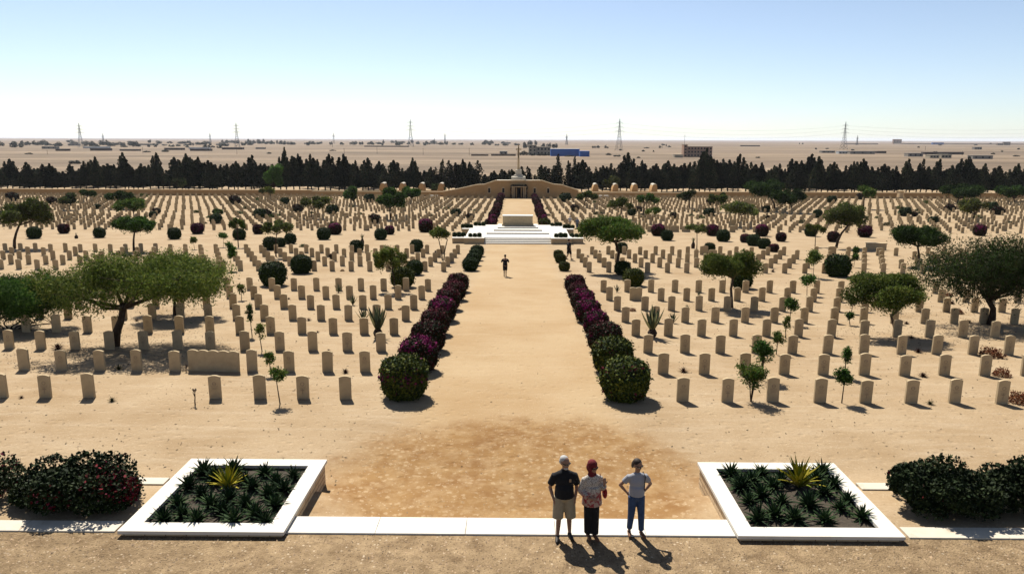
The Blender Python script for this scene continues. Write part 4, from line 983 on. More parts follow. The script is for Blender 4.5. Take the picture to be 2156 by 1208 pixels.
FB = [(1880,1898,293.5,303,M_pink,'pinkish block on the horizon at right'),(1963,1987,300.5,304.5,M_blue,'bluish shed on the horizon at right'),(2113,2127,299,306,M_mud,'brown block on the horizon at far right'),(2100,2112,302,306,M_mud,'low brown block beside the far right horizon block'),
 (1779,1849,302.4,304,M_brown,'long thin dark wall near the right horizon'),(1900,2156,302.8,304.2,M_brown,'very long thin wall near the far right horizon'),
 (1766,1786,319,324,M_roofw,'white low shed at right in the desert'),(1790,1842,319,324.5,M_grey,'long grey low shed at right in the desert'),(1846,1866,319,323,M_brown,'small dark shed right of the long grey shed'),(1730,1758,318,322,M_grey,'low grey house left of the white low shed'),
 (1947,2029,321,325.5,M_brown,'long dark roofed shed at right'),(1912,1943,323,330,M_grey,'grey shed left of the long dark roofed shed'),(1958,1977,327,333,M_cream,'pale house below the long dark roofed shed'),(1982,2003,326,333,M_cream,'beige block below the long dark roofed shed'),
 (2048,2090,328,335,M_grey,'grey compound near the right edge'),(2052,2067,310,315,M_grey,'small grey house far right'),
 (88,118,309,313.5,M_grey,'grey low wall compound at far left'),(117,140,314,318,M_brown,'dark low hut at far left'),(175,227,309,312.5,M_roofw,'pale long roofed shed at left'),(190,229,313,317.5,M_brown,'dark long shed in front of the pale shed at left'),(252,290,315,318,M_brown,'dark low wall left of middle'),
 (346,384,312,316,M_brown,'dark shed row at left middle'),(397,440,311,313.5,M_roofw,'pale thin shed at left middle'),(400,442,314,318,M_brown,'dark shed under the pale thin shed'),(467,510,311,315,M_brown,'dark low shed near the second pylon'),(538,556,311,314,M_grey,'grey hut right of the second pylon'),
 (143,165,303,307,M_grey,'grey house at far left among trees'),(295,330,303,306,M_cream,'pale house among trees at left'),(767,860,307.5,309.5,M_brown,'long dark wall left of the third pylon'),(60,86,301,304,M_cream,'pale house at far left'),(455,480,303,306,M_grey,'grey house among trees left of second pylon'),(640,662,301,304,M_cream,'pale house left of the third pylon'),(905,925,301,303.5,M_cream,'pale house right of the third pylon'),
 (1060,1075,300,303,M_grey,'grey hut behind the small pale house'),(1560,1600,306.5,308.5,M_brown,'thin dark wall right of the pink hotel')]
for x0, x1, y0, y1, m, lab in FB: farbox('farm_building', lab, 'building', x0, x1, y0, y1, m, 7, group='small distant desert buildings', windows=(3,1) if (y1-y0) > 3.5 and m is not M_brown else 0)
# distant trees
fm = []
for sd_ in range(5):
    rs = np.random.RandomState(60+sd_); n = 620; k = 6; hh = rs.uniform(.45, 1.0, k); hh[0] = 1; ox = rs.uniform(-.34, .34, k); oy = rs.uniform(-.3, .3, k); rr_ = rs.uniform(.12, .22, k); ix = rs.choice(k, n)
    d = sphere_dirs(n, rs); q = rs.uniform(.3, 1, (n, 1))**.5
    P = np.stack([ox[ix] + d[:, 0]*q[:, 0]*rr_[ix], oy[ix] + d[:, 1]*q[:, 0]*rr_[ix], hh[ix]*.5 + d[:, 2]*q[:, 0]*hh[ix]*.5], 1)
    V, Fc = quads(P, .11, 1.0, rs); fm.append(mesh_np('distant_tree', V, Fc, M_leafdark, np.array([(.030,.035,.022),(.045,.048,.03),(.02,.026,.018)])[rs.choice(3, n)]))
ft = [(3,308,12,9),(38,311,22,11),(60,306,18,7),(80,306,22,8),(95,305,20,9),(122,308,18,8),(150,300,20,5),(197,308,22,9),(218,306,18,9),(235,308,20,9),(250,306,18,6),(278,307,16,8),(288,309,22,10),(315,301,9,6),(336,303,16,6),(357,302,9,4),(380,303,22,5),(396,302,12,5),(420,305,22,5),(440,303,16,5),(475,302,14,6),(522,302,12,8),(534,302,8,6),(548,303,16,8),(560,304,9,5),(572,304,10,7),(590,304,14,7),(603,305,14,7),(618,305,16,6),(655,304,12,6),(660,302,8,4),(698,305,10,6),(720,305,12,5),
 (743,305,12,6),(762,305,14,6),(780,305,14,6),(800,304,14,4),(846,304,12,6),(860,304,10,5),(880,304,10,6),(897,304,12,6),(914,304,3.5,11),(930,305,12,5),(955,305,12,4),(970,305,12,4),(995,306,12,5),(1018,305,10,6),(1030,306,9,4),(1065,307,14,5),(1106,312,14,11),(1104,327,16,8),(1118,306,12,9),(1128,306,8,9),(1143,311,12,8),(1155,311,12,9),(1170,312,18,9),(1122,328,10,5),(1140,328,14,5),(1152,328,12,4),(1200,330,16,3),(1250,312,10,4),(1260,312,10,5),(1275,312,6,6),(1283,327,14,4),(1300,330,18,3),(1390,312,5,5),(1403,309,3,5),(1410,310,10,3),(1683,304,3,3),(1690,304,3,3),(1795,317,8,3),(1970,322,10,3),(2090,325,8,3),(1860,322,8,3),(2140,330,10,3),(350,320,22,4),(700,318,12,2.5),(565,324,14,3),(1345,333,10,3),(1595,333,10,3),(160,345,30,6),(60,325,14,3),(310,321,12,3)]
for _ in range(70):
    q_ = random.uniform(0, 1110); ft.append((q_, random.uniform(301, 307) + (random.uniform(0, 6) if q_ < 480 else 0), random.uniform(6, 17), random.uniform(3, 7)))
for _ in range(16): ft.append((random.uniform(1230, 2150), random.uniform(303, 322), random.uniform(3, 10), random.uniform(2, 3.5)))
ft.sort()
for i, (px, py, w, h) in enumerate(ft):
    p = G(px, py); s = proj(p)[2]/F; o = link('desert_tree', fm[i % 5], None, p); o.scale = (w*s*1.3, w*s, h*s*1.25); o.rotation_euler = (0, 0, random.uniform(0, 6))
    tag(o, f'dark distant tree clump, {ordn(i+1)} from the left in the desert beyond the windbreak', 'tree', 'distant trees on the desert plain')

# pylons
M_steel = mat('galvanised_steel', (.22, .23, .24), .6, .1, 1)
def pylon(lab, px, top, base, arms=3, group='lattice power pylons', r=.12):
    p = G(px, base); s = proj(p)[2]/F; H = AT(px, top, p.y).z - p.z; t = thing('power_pylon', lab, 'pylon', p, .25, group); bw = H*.095; r = max(r, s*.30)
    mb = MB()
    def wd(z): return bw*(1 - z/H)**1.6 + .18 if z < .55*H else (bw*(.45)**1.6+.18)*(1-(z-.55*H)/(.45*H))*.9 + .12
    lv = [0, .14, .27, .38, .47, .55, .63, .71, .79, .87, .94, 1.0]
    for a in range(4):
        sg = ((-1,-1),(1,-1),(1,1),(-1,1))[a]; mb.tube([(sg[0]*wd(q*H), sg[1]*wd(q*H), q*H) for q in lv], r*.8, 4)
    for q0, q1 in zip(lv[:-1], lv[1:]):
        for a in range(4):
            s0 = ((-1,-1),(1,-1),(1,1),(-1,1))[a]; s1 = ((-1,-1),(1,-1),(1,1),(-1,1))[(a+1) % 4]
            mb.tube([(s0[0]*wd(q0*H), s0[1]*wd(q0*H), q0*H), (s1[0]*wd(q1*H), s1[1]*wd(q1*H), q1*H)], r*.55, 3)
            mb.tube([(s1[0]*wd(q0*H), s1[1]*wd(q0*H), q0*H), (s0[0]*wd(q1*H), s0[1]*wd(q1*H), q1*H)], r*.55, 3)
    mb.build('tower', M_steel, t)
    for k in range(arms):
        z = H*(.60 + .13*k); L_ = H*(.145 - .018*k)
        for sx in (-1, 1):
            m = MB(); m.tube([(0, 0, z+.045*H), (sx*L_, 0, z + .012*H), (0, 0, z)], r*1.1, 4); m.tube([(sx*L_, 0, z+.015*H), (sx*L_, 0, z-.03*H)], r*.7, 3)
            m.build('arm', M_steel, t)
    return p, H
pyl = [pylon('tall lattice pylon farthest left', 171, 259, 311), pylon('tall lattice pylon left of centre above the windbreak', 500, 258, 310), pylon('tall lattice pylon left of the cross', 865, 250.5, 309), pylon('tallest looking pylon right of the cross', 1303, 250, 317.5, r=.14), pylon('tall lattice pylon on the right side', 1776, 256.5, 315)]
for lab, px, top, base in (('small pylon right of the farthest left one', 218, 281, 301), ('small pylon left of the second tall pylon', 443, 280, 300), ('small pylon midway between second and third tall ones', 703, 280, 303), ('small pylon just right of the third tall pylon', 937, 281, 302), ('small pylon midway above the blue shed', 1193, 282, 305), ('small pylon right of the rightmost tall pylon', 1804, 285, 306)):
    pylon(lab, px, top, base, 2, 'smaller pylons of the farther power line', r=.1)
def cable_span(lab, p0, p1, H0_, H1_):
    t = thing('power_line', lab, 'cable', (0, 0, 0), 0, 'power line spans between the tall pylons')
    for k in range(3):
        m = MB(); pts = []
        a = p0 + Vector((0, 0, H0_*(.6+.13*k))); b = p1 + Vector((0, 0, H1_*(.6+.13*k))); sag = (b-a).length * .02
        for i in range(17): u = i/16; q = a.lerp(b, u); q.z -= sag*4*u*(1-u); pts.append(tuple(q))
        m.tube(pts, .07, 3); m.build('cable', M_steel, t)
nm_ = ['farthest left', 'second', 'third', 'fourth', 'fifth']
for i in range(4): cable_span(f'sagging cables between the {nm_[i]} and {nm_[i+1]} tall pylons', pyl[i][0], pyl[i+1][0], pyl[i][1], pyl[i+1][1])
q = Vector((700, 900, -5.65)); cable_span('sagging cables running right from the rightmost tall pylon', pyl[4][0], Vector((pyl[4][0].x + 330, pyl[4][0].y - 60, -5.65)), pyl[4][1], pyl[4][1])
for i, (px, top, base) in enumerate([(100,316,325),(301,310,324),(499,306,325),(700,300,310),(725,312,325),(794,308,324),(891,312,326),(988,312,327),(1089,312,328),(1441,284,306),(1068,296,300),(1948,308,316),(2026,318,327),(1395,306,312)]):
    p = G(px, base); H = AT(px, top, p.y).z - p.z; s = proj(p)[2]/F; m = MB(); m.tube([(0,0,-.2),(0,0,H)], [max(.12, s*.32), max(.09, s*.25)], 6); m.tube([(-H*.1, 0, H*.93), (H*.1, 0, H*.93)], max(.06, s*.15), 4)
    tag(m.build('utility_pole', M_bark, None, p), f'thin dark utility pole, {ordn([0,1,2,3,4,5,6,7,9,12,8,13,14,10][i]+1) } from the left on the desert plain', 'pole', 'utility poles on the desert plain')

# ------------------------------------------------------------------ loose gravel on the terrace
def gravel():
    rs = np.random.RandomState(4); n = 15000; P = np.stack([rs.uniform(-11, 11, n), rs.uniform(11.2, 13.62, n), np.zeros(n)], 1)
    n2 = 900; P2 = np.stack([rs.uniform(-4.4, 4.2, n2), 15 + 6*rs.rand(n2)**1.5, np.full(n2, -.48)], 1)
    P = np.vstack([P, P2]); n = len(P)
    s = (.007 + .030*rs.rand(n, 1)**4) * (1 + (rs.rand(n, 1) < .02)*.8); base = np.array([(1,0,-.2),(-.5,.87,-.2),(-.5,-.87,-.2),(0.1,0,.7)])
    a = rs.uniform(0, 6.28, n); c, s_ = np.cos(a), np.sin(a)
    B = base[None] * rs.uniform(.6, 1.4, (n, 4, 3)) * s[:, None]
    V = np.stack([B[..., 0]*c[:, None] - B[..., 1]*s_[:, None], B[..., 0]*s_[:, None] + B[..., 1]*c[:, None], B[..., 2]], 2) + P[:, None]
    Fc = (np.arange(n)[:, None, None]*4 + np.array([(0,1,3),(1,2,3),(2,0,3)])[None]).reshape(-1, 3)
    o = link('gravel', mesh_np('gravel', V.reshape(-1, 3), Fc, mat('pebbles', (.36, .25, .15), .9, .75, 9, coord='World'))); tag(o, 'loose pebbles scattered over the terrace sand', 'gravel', kind='stuff')
gravel()
def litter():
    rs = np.random.RandomState(14); P = []
    n = 5200; x = rs.uniform(-26, 26, n); y = 15 + 45*rs.rand(n)**1.3
    k = (np.abs(x + .1) > 4.2) | (rs.rand(n) < .12); x, y = x[k], y[k]
    for bx, by, r, m in ((241,728,4.5,900),(368,664,3,250),(1889,706,3,420),(2086,683,4.5,700),(1541,648,2.2,220),(1296,573,3,250),(22,692,3,250)):
        g = G(bx, by); a = rs.uniform(0, 6.28, m); q = r*np.sqrt(rs.rand(m)); x = np.r_[x, g.x + q*np.cos(a)]; y = np.r_[y, g.y + q*np.sin(a)*.8]
    P = np.array([(a, b, gz(a, b) + .012) for a, b in zip(x, y) if not (b < 16.8 and abs(a) > 4.2)]); n = len(P)
    d = rs.normal(0, .25, (n, 3)); d[:, 2] = 1
    V, Fc = quads(P, .045, 1.8, rs, d / np.linalg.norm(d, axis=1, keepdims=True), .9)
    c = np.array([(.10,.065,.035),(.055,.04,.022),(.16,.11,.06)])[rs.choice(3, n)]
    tag(link('leaf_litter', mesh_np('leaf_litter', V, Fc, M_leafdark, c)), 'dry leaves and twigs littering the sand between graves', 'litter', kind='stuff')
litter()
# ------------------------------------------------------------------ people
M_skin = mat('skin', (.36, .20, .13), .6, .06, 10, spec=.3)
M_blackcloth = mat('black_cloth', (.012, .012, .014), .9, .2, 20, .3, 60)
M_khaki = mat('khaki_cloth', (.42, .35, .23), .9, .1, 20, .3, 40)
M_denim = mat('denim', (.045, .085, .18), .9, .25, 12, .3, 50)
M_greytee = mat('grey_cloth', (.40, .40, .43), .9, .1, 90, .2, 50)
M_hairw = mat('white_hair', (.55, .54, .52), .8, .15, 40)
M_hairb = mat('brown_hair', (.035, .020, .012), .7, .3, 40)
M_hijab = mat('dark_red_cloth', (.17, .014, .018), .85, .3, 12, .3, 30)
M_shoe = mat('dark_shoe', (.02, .015, .012), .6, .2, 20); M_sandal = mat('tan_sandal', (.20, .09, .045), .7, .2, 20)
M_glass = mat('sunglasses', (.01, .01, .01), .25, .1, 5, spec=.6); M_redbag = mat('red_bag', (.38, .02, .02), .7, .2, 10)
M_whitecloth = mat('white_cloth', (.62, .62, .62), .9, .08, 20); M_bluecloth = mat('blue_grey_cloth', (.16, .21, .30), .9, .2, 20); M_badge = mat('chest_emblem', (.45, .30, .18), .8, .3, 60)
def tunic_mat():
    m = bpy.data.materials.new('patterned_tunic'); m.use_nodes = True; N = m.node_tree.nodes; L = m.node_tree.links; b = N['Principled BSDF']; b.inputs['Roughness'].default_value = .9
    tc = N.new('ShaderNodeTexCoord'); v = N.new('ShaderNodeTexVoronoi'); v.inputs['Scale'].default_value = 42; L.new(tc.outputs['Object'], v.inputs['Vector'])
    r = N.new('ShaderNodeValToRGB'); r.color_ramp.elements[0].position = .25; r.color_ramp.elements[1].position = .50; r.color_ramp.elements[0].color = (.08,.06,.05,1); r.color_ramp.elements[1].color = (.36,.32,.27,1); L.new(v.outputs['Distance'], r.inputs[0])
    n = N.new('ShaderNodeTexNoise'); n.inputs['Scale'].default_value = 16; n.inputs['Detail'].default_value = 4; L.new(tc.outputs['Object'], n.inputs['Vector'])
    r2 = N.new('ShaderNodeValToRGB'); r2.color_ramp.elements[0].position = .44; r2.color_ramp.elements[1].position = .56; r2.color_ramp.elements[0].color = (.20,.018,.02,1); r2.color_ramp.elements[1].color = (.30,.21,.16,1); L.new(n.outputs[0], r2.inputs[0])
    s = N.new('ShaderNodeSeparateXYZ'); L.new(tc.outputs['Object'], s.inputs[0]); a = N.new('ShaderNodeMath'); a.operation = 'MULTIPLY_ADD'; a.inputs[1].default_value = .10; L.new(n.outputs[0], a.inputs[0]); L.new(s.outputs[2], a.inputs[2])
    r3 = N.new('ShaderNodeValToRGB'); r3.color_ramp.elements[0].position = 0; r3.color_ramp.elements[0].color = (0,0,0,1)
    mr = N.new('ShaderNodeMapRange'); mr.inputs[1].default_value = 1.13; mr.inputs[2].default_value = 1.20; L.new(a.outputs[0], mr.inputs[0])
    mx = N.new('ShaderNodeMix'); mx.data_type = 'RGBA'; L.new(mr.outputs[0], mx.inputs[0]); L.new(r2.outputs[0], mx.inputs[6]); L.new(r.outputs[0], mx.inputs[7]); L.new(mx.outputs[2], b.inputs['Base Color']); return m
M_tunic = tunic_mat()
TS = bpy.data.scenes.new('workshop')
def solid(name, prims, m, parent, vox=.011, sm=4):
    bm = bmesh.new()
    for p in prims:
        if p[0] in 'ck':
            a, ra, b, rb = Vector(p[1]), p[2], Vector(p[3]), p[4]; d = b - a; q = d.to_track_quat('Z', 'Y').to_matrix().to_4x4()
            bmesh.ops.create_cone(bm, cap_ends=True, segments=14, radius1=ra, radius2=rb, depth=d.length, matrix=Matrix.Translation((a+b)/2) @ q)
            if p[0] == 'k':
                for c, r in ((a, ra), (b, rb)): bmesh.ops.create_uvsphere(bm, u_segments=14, v_segments=8, radius=r, matrix=Matrix.Translation(c))
        else:
            mt = Matrix.Translation(p[1]) @ (p[3] if len(p) > 3 else Matrix.Identity(4)) @ Matrix.Diagonal((*p[2], 1)); bmesh.ops.create_uvsphere(bm, u_segments=18, v_segments=12, radius=1, matrix=mt)
    me = bpy.data.meshes.new(name); bm.to_mesh(me); bm.free()
    o = bpy.data.objects.new('tmp', me); TS.collection.objects.link(o)
    md = o.modifiers.new('r', 'REMESH'); md.mode = 'VOXEL'; md.voxel_size = vox; md.use_smooth_shade = True
    m2 = o.modifiers.new('s', 'SMOOTH'); m2.iterations = sm; m2.factor = .5
    TS.view_layers[0].update(); dg = TS.view_layers[0].depsgraph; ev = o.evaluated_get(dg); me2 = bpy.data.meshes.new_from_object(ev); me2.name = name
    bpy.data.objects.remove(o); bpy.data.meshes.remove(me)
    me2.materials.clear(); me2.materials.append(m)
    return link(name, me2, parent)
def mir(v, s): return (v[0]*s, v[1], v[2])
def hand(w, d, s, curl=.3):
    """palm and five fingers from the wrist w along direction d; s = thumb side"""
    w = Vector(w); d = Vector(d).normalized(); sd = d.cross(Vector((0, -1, 0.2))).normalized() * s; nrm = d.cross(sd).normalized()
    P = [('k', w, .024, w + d*.05, .030), ('k', w + d*.04 + sd*.018, .020, w + d*.085 + sd*.02, .017), ('k', w + d*.04 - sd*.018, .020, w + d*.08 - sd*.022, .016)]
    for i, L_ in enumerate((.070, .078, .074, .058)):
        b = w + d*.085 + sd*(.028 - .019*i); k = b + d*L_*.55 + nrm*.01; e = k + (d*(1-curl) + nrm*curl).normalized()*L_*.45
        P += [('k', b, .0095, k, .009), ('k', k, .009, e, .0075)]
    b = w + d*.03 + sd*.03; k = b + (d + sd*.9).normalized()*.04; P += [('k', b, .012, k, .011), ('k', k, .011, k + (d + sd*.2).normalized()*.03, .009)]
    return P
def head_prims(turn, tilt, hz=1.645, beard=False):
    T = Matrix.Translation((0, -.01, hz)) @ Matrix.Rotation(turn, 4, 'Z') @ Matrix.Rotation(tilt, 4, 'X') @ Matrix.Scale(1.10, 4)
    e = lambda c, r: ('e', T @ Vector(c), r, T.to_3x3().to_4x4())
    P = [e((0, .012, .03), (.076, .094, .092)), e((0, -.022, -.035), (.058, .066, .075)), e((0, -.092, -.012), (.012, .018, .022)), e((0, -.060, -.088), (.026, .024, .020)),
         e((.076, .012, -.005), (.010, .018, .030)), e((-.076, .012, -.005), (.010, .018, .030)), e((0, -.080, -.052), (.022, .010, .007)), e((.03, -.072, .028), (.018, .012, .006)), e((-.03, -.072, .028), (.018, .012, .006))]
    return P, T
def glasses(T, parent):
    mb = MB()
    for sx in (-1, 1):
        mb.box(sx*.032-.025, sx*.032+.025, -.088, -.078, -.006, .022); mb.box(min(sx*.060, sx*.078), max(sx*.060, sx*.078), -.080, .02, .008, .018)
    mb.box(-.009, .009, -.090, -.082, .008, .018); mb.v = [tuple(T @ Vector(v)) for v in mb.v]
    mb.build('sunglasses', M_glass, parent)
def person(lab, loc, rz, H, spec):
    t = thing('person', lab, 'person', loc, rz); k = H/1.75; t.scale = (k, k, k)
    P, T = head_prims(*spec['head']); g = spec.get('girth', 1.0); sw = spec.get('shoulder', .19); st = spec.get('feet', [(-.10, -.02), (.10, .0)])
    hips = [(-.085, 0, .90), (.085, 0, .90)]
    P += [('k', (0, .01, 1.44), .052, (0, 0, 1.60), .050), ('e', (0, 0, 1.30), (.150*g, .10*g, .19)), ('e', (0, 0, 1.05), (.145*g, .10*g, .18)), ('e', (0, .01, .93), (.155*g, .105*g, .11)), ('k', (0, .01, 1.41), .055, (-sw+.03, 0, 1.375), .045), ('k', (0, .01, 1.41), .055, (sw-.03, 0, 1.375), .045)]
    knees = []
    for i, (fx, fy) in enumerate(st):
        h = Vector(hips[i]); an = Vector((fx, fy, .085 + spec.get('lift', [0, 0])[i])); kn = (h + an)/2 + Vector((0, -.03 - spec.get('bend', [0,0])[i], .0)); knees.append(kn)
        P += [('k', h, .082*g**.5, kn, .053), ('k', kn, .053, kn.lerp(an, .35) + Vector((0, .012, 0)), .052), ('k', kn.lerp(an, .35) + Vector((0, .012, 0)), .052, an, .034), ('k', an + Vector((0, 0, -.045)), .032, an + Vector((fx*.25, -.13, -.055)), .026)]
    arms = spec['arms']
    for i, (el, wr, hd) in enumerate(arms):
        s = (-1, 1)[i]; sh = Vector((s*(sw-.01), 0, 1.375)); P += [('k', sh, .047, el, .037), ('k', el, .036, Vector(el).lerp(Vector(wr), .35), .036), ('k', Vector(el).lerp(Vector(wr), .35), .036, wr, .024)]
        P += hand(wr, hd, s if spec.get('thumb', 1) > 0 else -s)
    solid('body', P, M_skin, t, spec.get('vox', .009), 3)
    return t, T, knees
def shoes(t, st, m, lift=(0, 0), low=False):
    for i, (fx, fy) in enumerate(st):
        z = lift[i]; a = Vector((fx, fy, .05+z)); b = Vector((fx*1.2, fy-.13, .038+z)); pr = [('k', a + Vector((0, .02, -.005)), .042, b, .040), ('k', b, .040, b + Vector((fx*.1, -.06, -.006)), .030)]
        if not low: pr.append(('c', a, .045, a + Vector((0, 0, .05)), .040))
        o = solid('shoe', pr, m, t, .010, 2)
def grounded(px, py, z=0.0):
    d = ray(px, py); k = (z - CAMZ)/d.z; return Vector((d.x*k, d.y*k, z))
def hair(T, m, t, prims, name='hair', vox=.009): return solid(name, [('e', T @ Vector(c), r, T.to_3x3().to_4x4()) for c, r in prims], m, t, vox, 3)
SHORT = [((0, .034, .062), (.079, .084, .068)), ((0, .062, .01), (.074, .056, .072))]

# man in black polo, hands in pockets
f = [(-.13, -.06), (.13, .03)]
loc = grounded(1187, 1137, .0); loc.y += .12; Hm = AT(1184, 963, loc.y).z
arms = [((-.285, .07, 1.09), (-.215, -.06, .86), (.4, -.1, -.9)), ((.262, .06, 1.09), (.212, -.06, .86), (-.3, -.1, -.95))]
t, T, kn = person('white haired man in black polo shirt and khaki shorts, hands in pockets', loc, R(4), Hm - .0, dict(head=(R(38), R(12)), girth=1.2, shoulder=.205, feet=f, arms=arms))
solid('polo_shirt', [('e', (0, 0, 1.27), (.205, .145, .19)), ('e', (0, -.035, 1.10), (.19, .16, .17)), ('c', (0, -.01, .93), .205, (0, -.01, 1.14), .19), ('k', (0, -.005, 1.415), .10, (-.18, 0, 1.365), .072), ('k', (0, -.005, 1.415), .10, (.18, 0, 1.365), .072), ('c', (0, .005, 1.44), .10, (0, .01, 1.51), .070), ('c', (-.19, 0, 1.39), .076, (-.275, .045, 1.17), .075), ('c', (.19, 0, 1.39), .076, (.265, .045, 1.17), .075)], M_blackcloth, t, .012, 6)
solid('shorts', [('e', (0, 0, .92), (.195, .14, .13)), ('c', (-.10, 0, .92), .125, (-.130, -.04, .46), .112), ('c', (.10, 0, .92), .125, (.135, -.03, .46), .112)], M_khaki, t, .012, 3)
hair(T, M_hairw, t, SHORT); hair(T, M_hairw, t, [((0, -.052, -.082), (.048, .042, .034)), ((0, -.078, -.040), (.026, .012, .008))], 'beard', .007); glasses(T, t); shoes(t, f, M_shoe)
mb = MB(); mb.box(.075, .115, -.175, -.150, 1.30, 1.36); mb.build('chest_emblem', M_badge, t)
# woman in red hijab
f = [(-.05, .04), (.07, -.05)]
loc = grounded(1244, 1131, .035); loc.y += .02; Hw = AT(1242, 970, loc.y).z - .035
arms = [((-.25, .03, 1.10), (-.12, -.19, 1.02), (.9, -.3, -.1)), ((.235, .0, 1.11), (.225, -.16, 1.28), (-.1, -.2, .9))]
t, T, kn = person('woman in dark red hijab, patterned tunic and black trousers', loc, R(14), Hw - .02, dict(head=(R(22), R(14)), girth=1.12, shoulder=.185, feet=f, arms=arms))
solid('tunic', [('e', (0, 0, 1.28), (.185, .14, .18)), ('c', (0, -.01, .80), .225, (0, 0, 1.22), .18), ('k', (0, -.005, 1.41), .10, (-.155, 0, 1.365), .068), ('k', (0, -.005, 1.41), .10, (.155, 0, 1.365), .068), ('c', (-.165, 0, 1.39), .070, (-.25, .03, 1.10), .070), ('c', (-.255, .045, 1.12), .070, (-.145, -.165, 1.03), .070), ('c', (.165, 0, 1.39), .070, (.235, .0, 1.12), .070), ('c', (.235, .01, 1.12), .068, (.225, -.13, 1.24), .062)], M_tunic, t, .012, 6)
solid('trousers', [('e', (0, 0, .90), (.16, .12, .13)), ('c', (-.08, 0, .90), .10, (-.055, .03, .10), .088), ('c', (.08, 0, .90), .10, (.07, -.04, .10), .088)], M_blackcloth, t, .012, 6)
hair(T, M_hijab, t, [((0, .025, .045), (.092, .108, .098)), ((0, .055, -.03), (.090, .082, .11)), ((0, -.015, -.11), (.078, .070, .06)), ((-.07, .0, -.03), (.028, .06, .09)), ((.07, .0, -.03), (.028, .06, .09)), ((0, -.03, -.17), (.095, .085, .075)), ((0, -.06, -.25), (.06, .07, .07))], 'hijab'); glasses(T, t); shoes(t, f, M_sandal, low=True)
solid('red_handbag', [('e', (.30, .02, 1.00), (.05, .10, .13)), ('k', (.27, .02, 1.10), .014, (.17, .0, 1.47), .012)], M_redbag, t, .012, 2)
# woman in grey tee and jeans
f = [(-.12, .05), (.13, -.02)]
loc = grounded(1337, 1124, .035); Hw = AT(1337, 968, loc.y).z - .035
arms = [((-.345, .12, 1.14), (-.20, .09, .97), (.7, .1, -.6)), ((.34, .12, 1.14), (.20, .10, .97), (-.7, .1, -.6))]
t, T, kn = person('woman in grey T-shirt and blue jeans with hands on her hips', loc, R(6), Hw - .01, dict(head=(R(30), R(12)), girth=1.08, shoulder=.185, feet=f, arms=arms))
solid('t_shirt', [('e', (0, 0, 1.27), (.180, .135, .18)), ('e', (0, -.02, 1.10), (.165, .135, .16)), ('c', (0, 0, .96), .175, (0, 0, 1.16), .165), ('k', (0, -.005, 1.405), .092, (-.16, 0, 1.365), .066), ('k', (0, -.005, 1.405), .092, (.16, 0, 1.365), .066), ('c', (-.165, 0, 1.39), .070, (-.27, .06, 1.24), .072), ('c', (.165, 0, 1.39), .070, (.265, .06, 1.24), .072)], M_greytee, t, .012, 7)
solid('jeans', [('e', (0, 0, .92), (.165, .125, .12)), ('c', (-.085, 0, .92), .105, (-.103, -.0, .50), .078), ('c', (-.103, -.0, .51), .078, (-.12, .05, .13), .062), ('c', (.085, 0, .92), .105, (.11, -.035, .50), .078), ('c', (.11, -.035, .51), .078, (.13, -.02, .11), .062)], M_denim, t, .012, 3)
hair(T, M_hairb, t, [((0, .028, .055), (.084, .094, .078)), ((0, .060, .0), (.078, .062, .085)), ((-.01, .115, -.04), (.035, .035, .09))]); glasses(T, t); shoes(t, f, M_sandal, low=True)
solid('bag_strap', [('k', (.13, -.135, 1.12), .012, (.15, -.10, 1.42), .012), ('k', (.15, -.10, 1.42), .012, (.15, .09, 1.44), .012), ('k', (.15, .09, 1.44), .012, (.2, .15, 1.05), .012)], M_blackcloth, t, .008, 1)
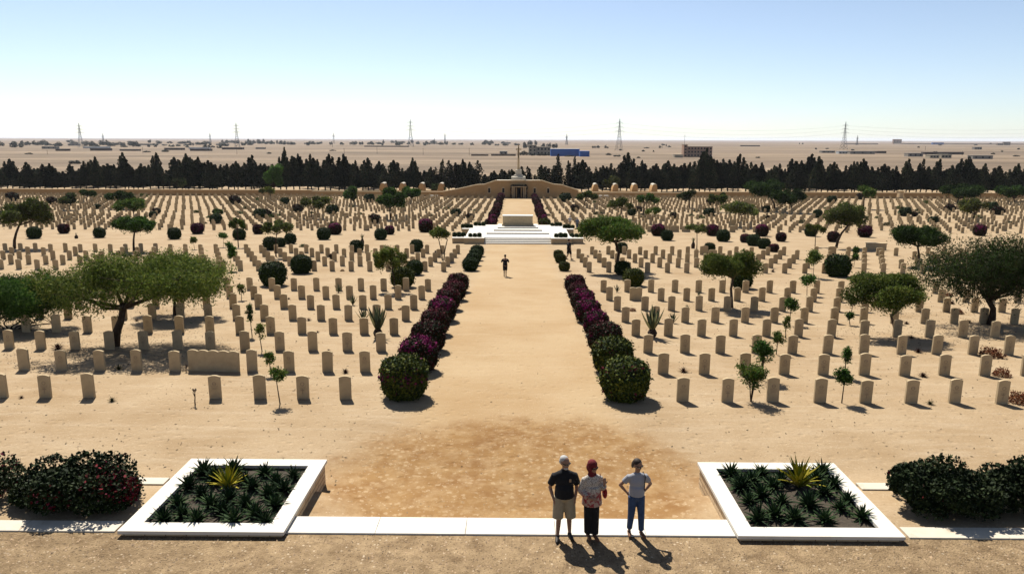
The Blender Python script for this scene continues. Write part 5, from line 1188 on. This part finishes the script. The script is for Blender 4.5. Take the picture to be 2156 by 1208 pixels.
# far people
def walker(lab, px, py, top, rz, top_m, low_m, hair_m, hatted=False, stride=.16, shorts=True, arms=None, girth=1.05, extra=None):
    loc = G(px, py); H = AT(px, top, loc.y).z - loc.z; f = [(-.07, -stride), (.07, stride)]
    arms = arms or [((-.26, .06, 1.14), (-.24, -.04, .90), (0, -.2, -1)), ((.26, -.02, 1.14), (.24, -.10, .90), (0, -.2, -1))]
    t, T, _ = person(lab, loc, rz, H, dict(head=(0, R(8)), girth=girth, feet=f, arms=arms, bend=[.02, .06], lift=[0, .03], vox=.013))
    solid('shirt', [('e', (0, 0, 1.27), (.195, .14, .18)), ('c', (0, 0, .90), .19, (0, 0, 1.2), .17), ('k', (0, 0, 1.41), .08, (-.165, 0, 1.37), .07), ('k', (0, 0, 1.41), .08, (.165, 0, 1.37), .07)] + [('c', (s*.18, 0, 1.39), .072, Vector((s*.18, 0, 1.39)).lerp(Vector(a[0]), .8), .078) for s, a in zip((-1, 1), arms)], top_m, t, .014, 3)
    e = .45 if shorts else .93
    pr = [('e', (0, 0, .92), (.165, .125, .12))]
    for i, (fx, fy) in enumerate(f): h = Vector(((-.085, .085)[i], 0, .92)); a = Vector((fx, fy, .085)); m_ = (h+a)/2 + Vector((0, -.04, 0)); pr.append(('c', h, .11, m_, .10)); 
    if not shorts:
        for i, (fx, fy) in enumerate(f): h = Vector(((-.085, .085)[i], 0, .92)); a = Vector((fx, fy, .12)); m_ = (h+a)/2 + Vector((0, -.04, 0)); pr.append(('c', m_, .095, a, .07))
    solid('shorts' if shorts else 'trousers', pr, low_m, t, .014, 3)
    hair(T, hair_m, t, SHORT if not hatted else [((0, .02, .07), (.09, .10, .07)), ((0, .0, .05), (.14, .15, .015))], 'hat' if hatted else 'hair', .012); shoes(t, f, M_shoe, (0, .03))
walker('person in black shirt and black shorts walking away down the middle path', 1063.5, 582, 536.5, R(180), M_blackcloth, M_blackcloth, M_hairb, stride=.10, girth=1.3, arms=[((-.30, -.02, 1.15), (-.16, -.22, 1.22), (.4, -.8, .3)), ((.30, -.02, 1.15), (.16, -.22, 1.22), (-.4, -.8, .3))])
walker('person in black T-shirt and shorts with backpack walking by the small yellow green bushes', 1197.5, 547, 503.5, R(120), M_blackcloth, M_blackcloth, M_hairb, stride=.20)
walker('visitor in white shirt and pale hat behind the altar platform', 1199.5, 479, 454.5, R(170), M_whitecloth, M_khaki, M_whitecloth, hatted=True, stride=.08)
walker('visitor in blue grey shirt and dark trousers behind the altar platform', 1215, 482.5, 458, R(190), M_bluecloth, M_denim, M_whitecloth, hatted=True, stride=.10, shorts=False)
bpy.data.scenes.remove(TS)

# ------------------------------------------------------------------ haze
mz = bpy.data.materials.new('haze'); mz.use_nodes = True; nt = mz.node_tree; nt.nodes.clear()
vo = nt.nodes.new('ShaderNodeOutputMaterial'); pv = nt.nodes.new('ShaderNodeVolumePrincipled'); pv.inputs['Color'].default_value = (.86, .90, .97, 1); pv.inputs['Density'].default_value = HAZE; pv.inputs['Anisotropy'].default_value = .2
nt.links.new(pv.outputs[0], vo.inputs['Volume'])
m = MB(); m.box(-26000, 26000, -500, 42000, -7.2, 62); tag(m.build('haze', mz), kind='stuff')
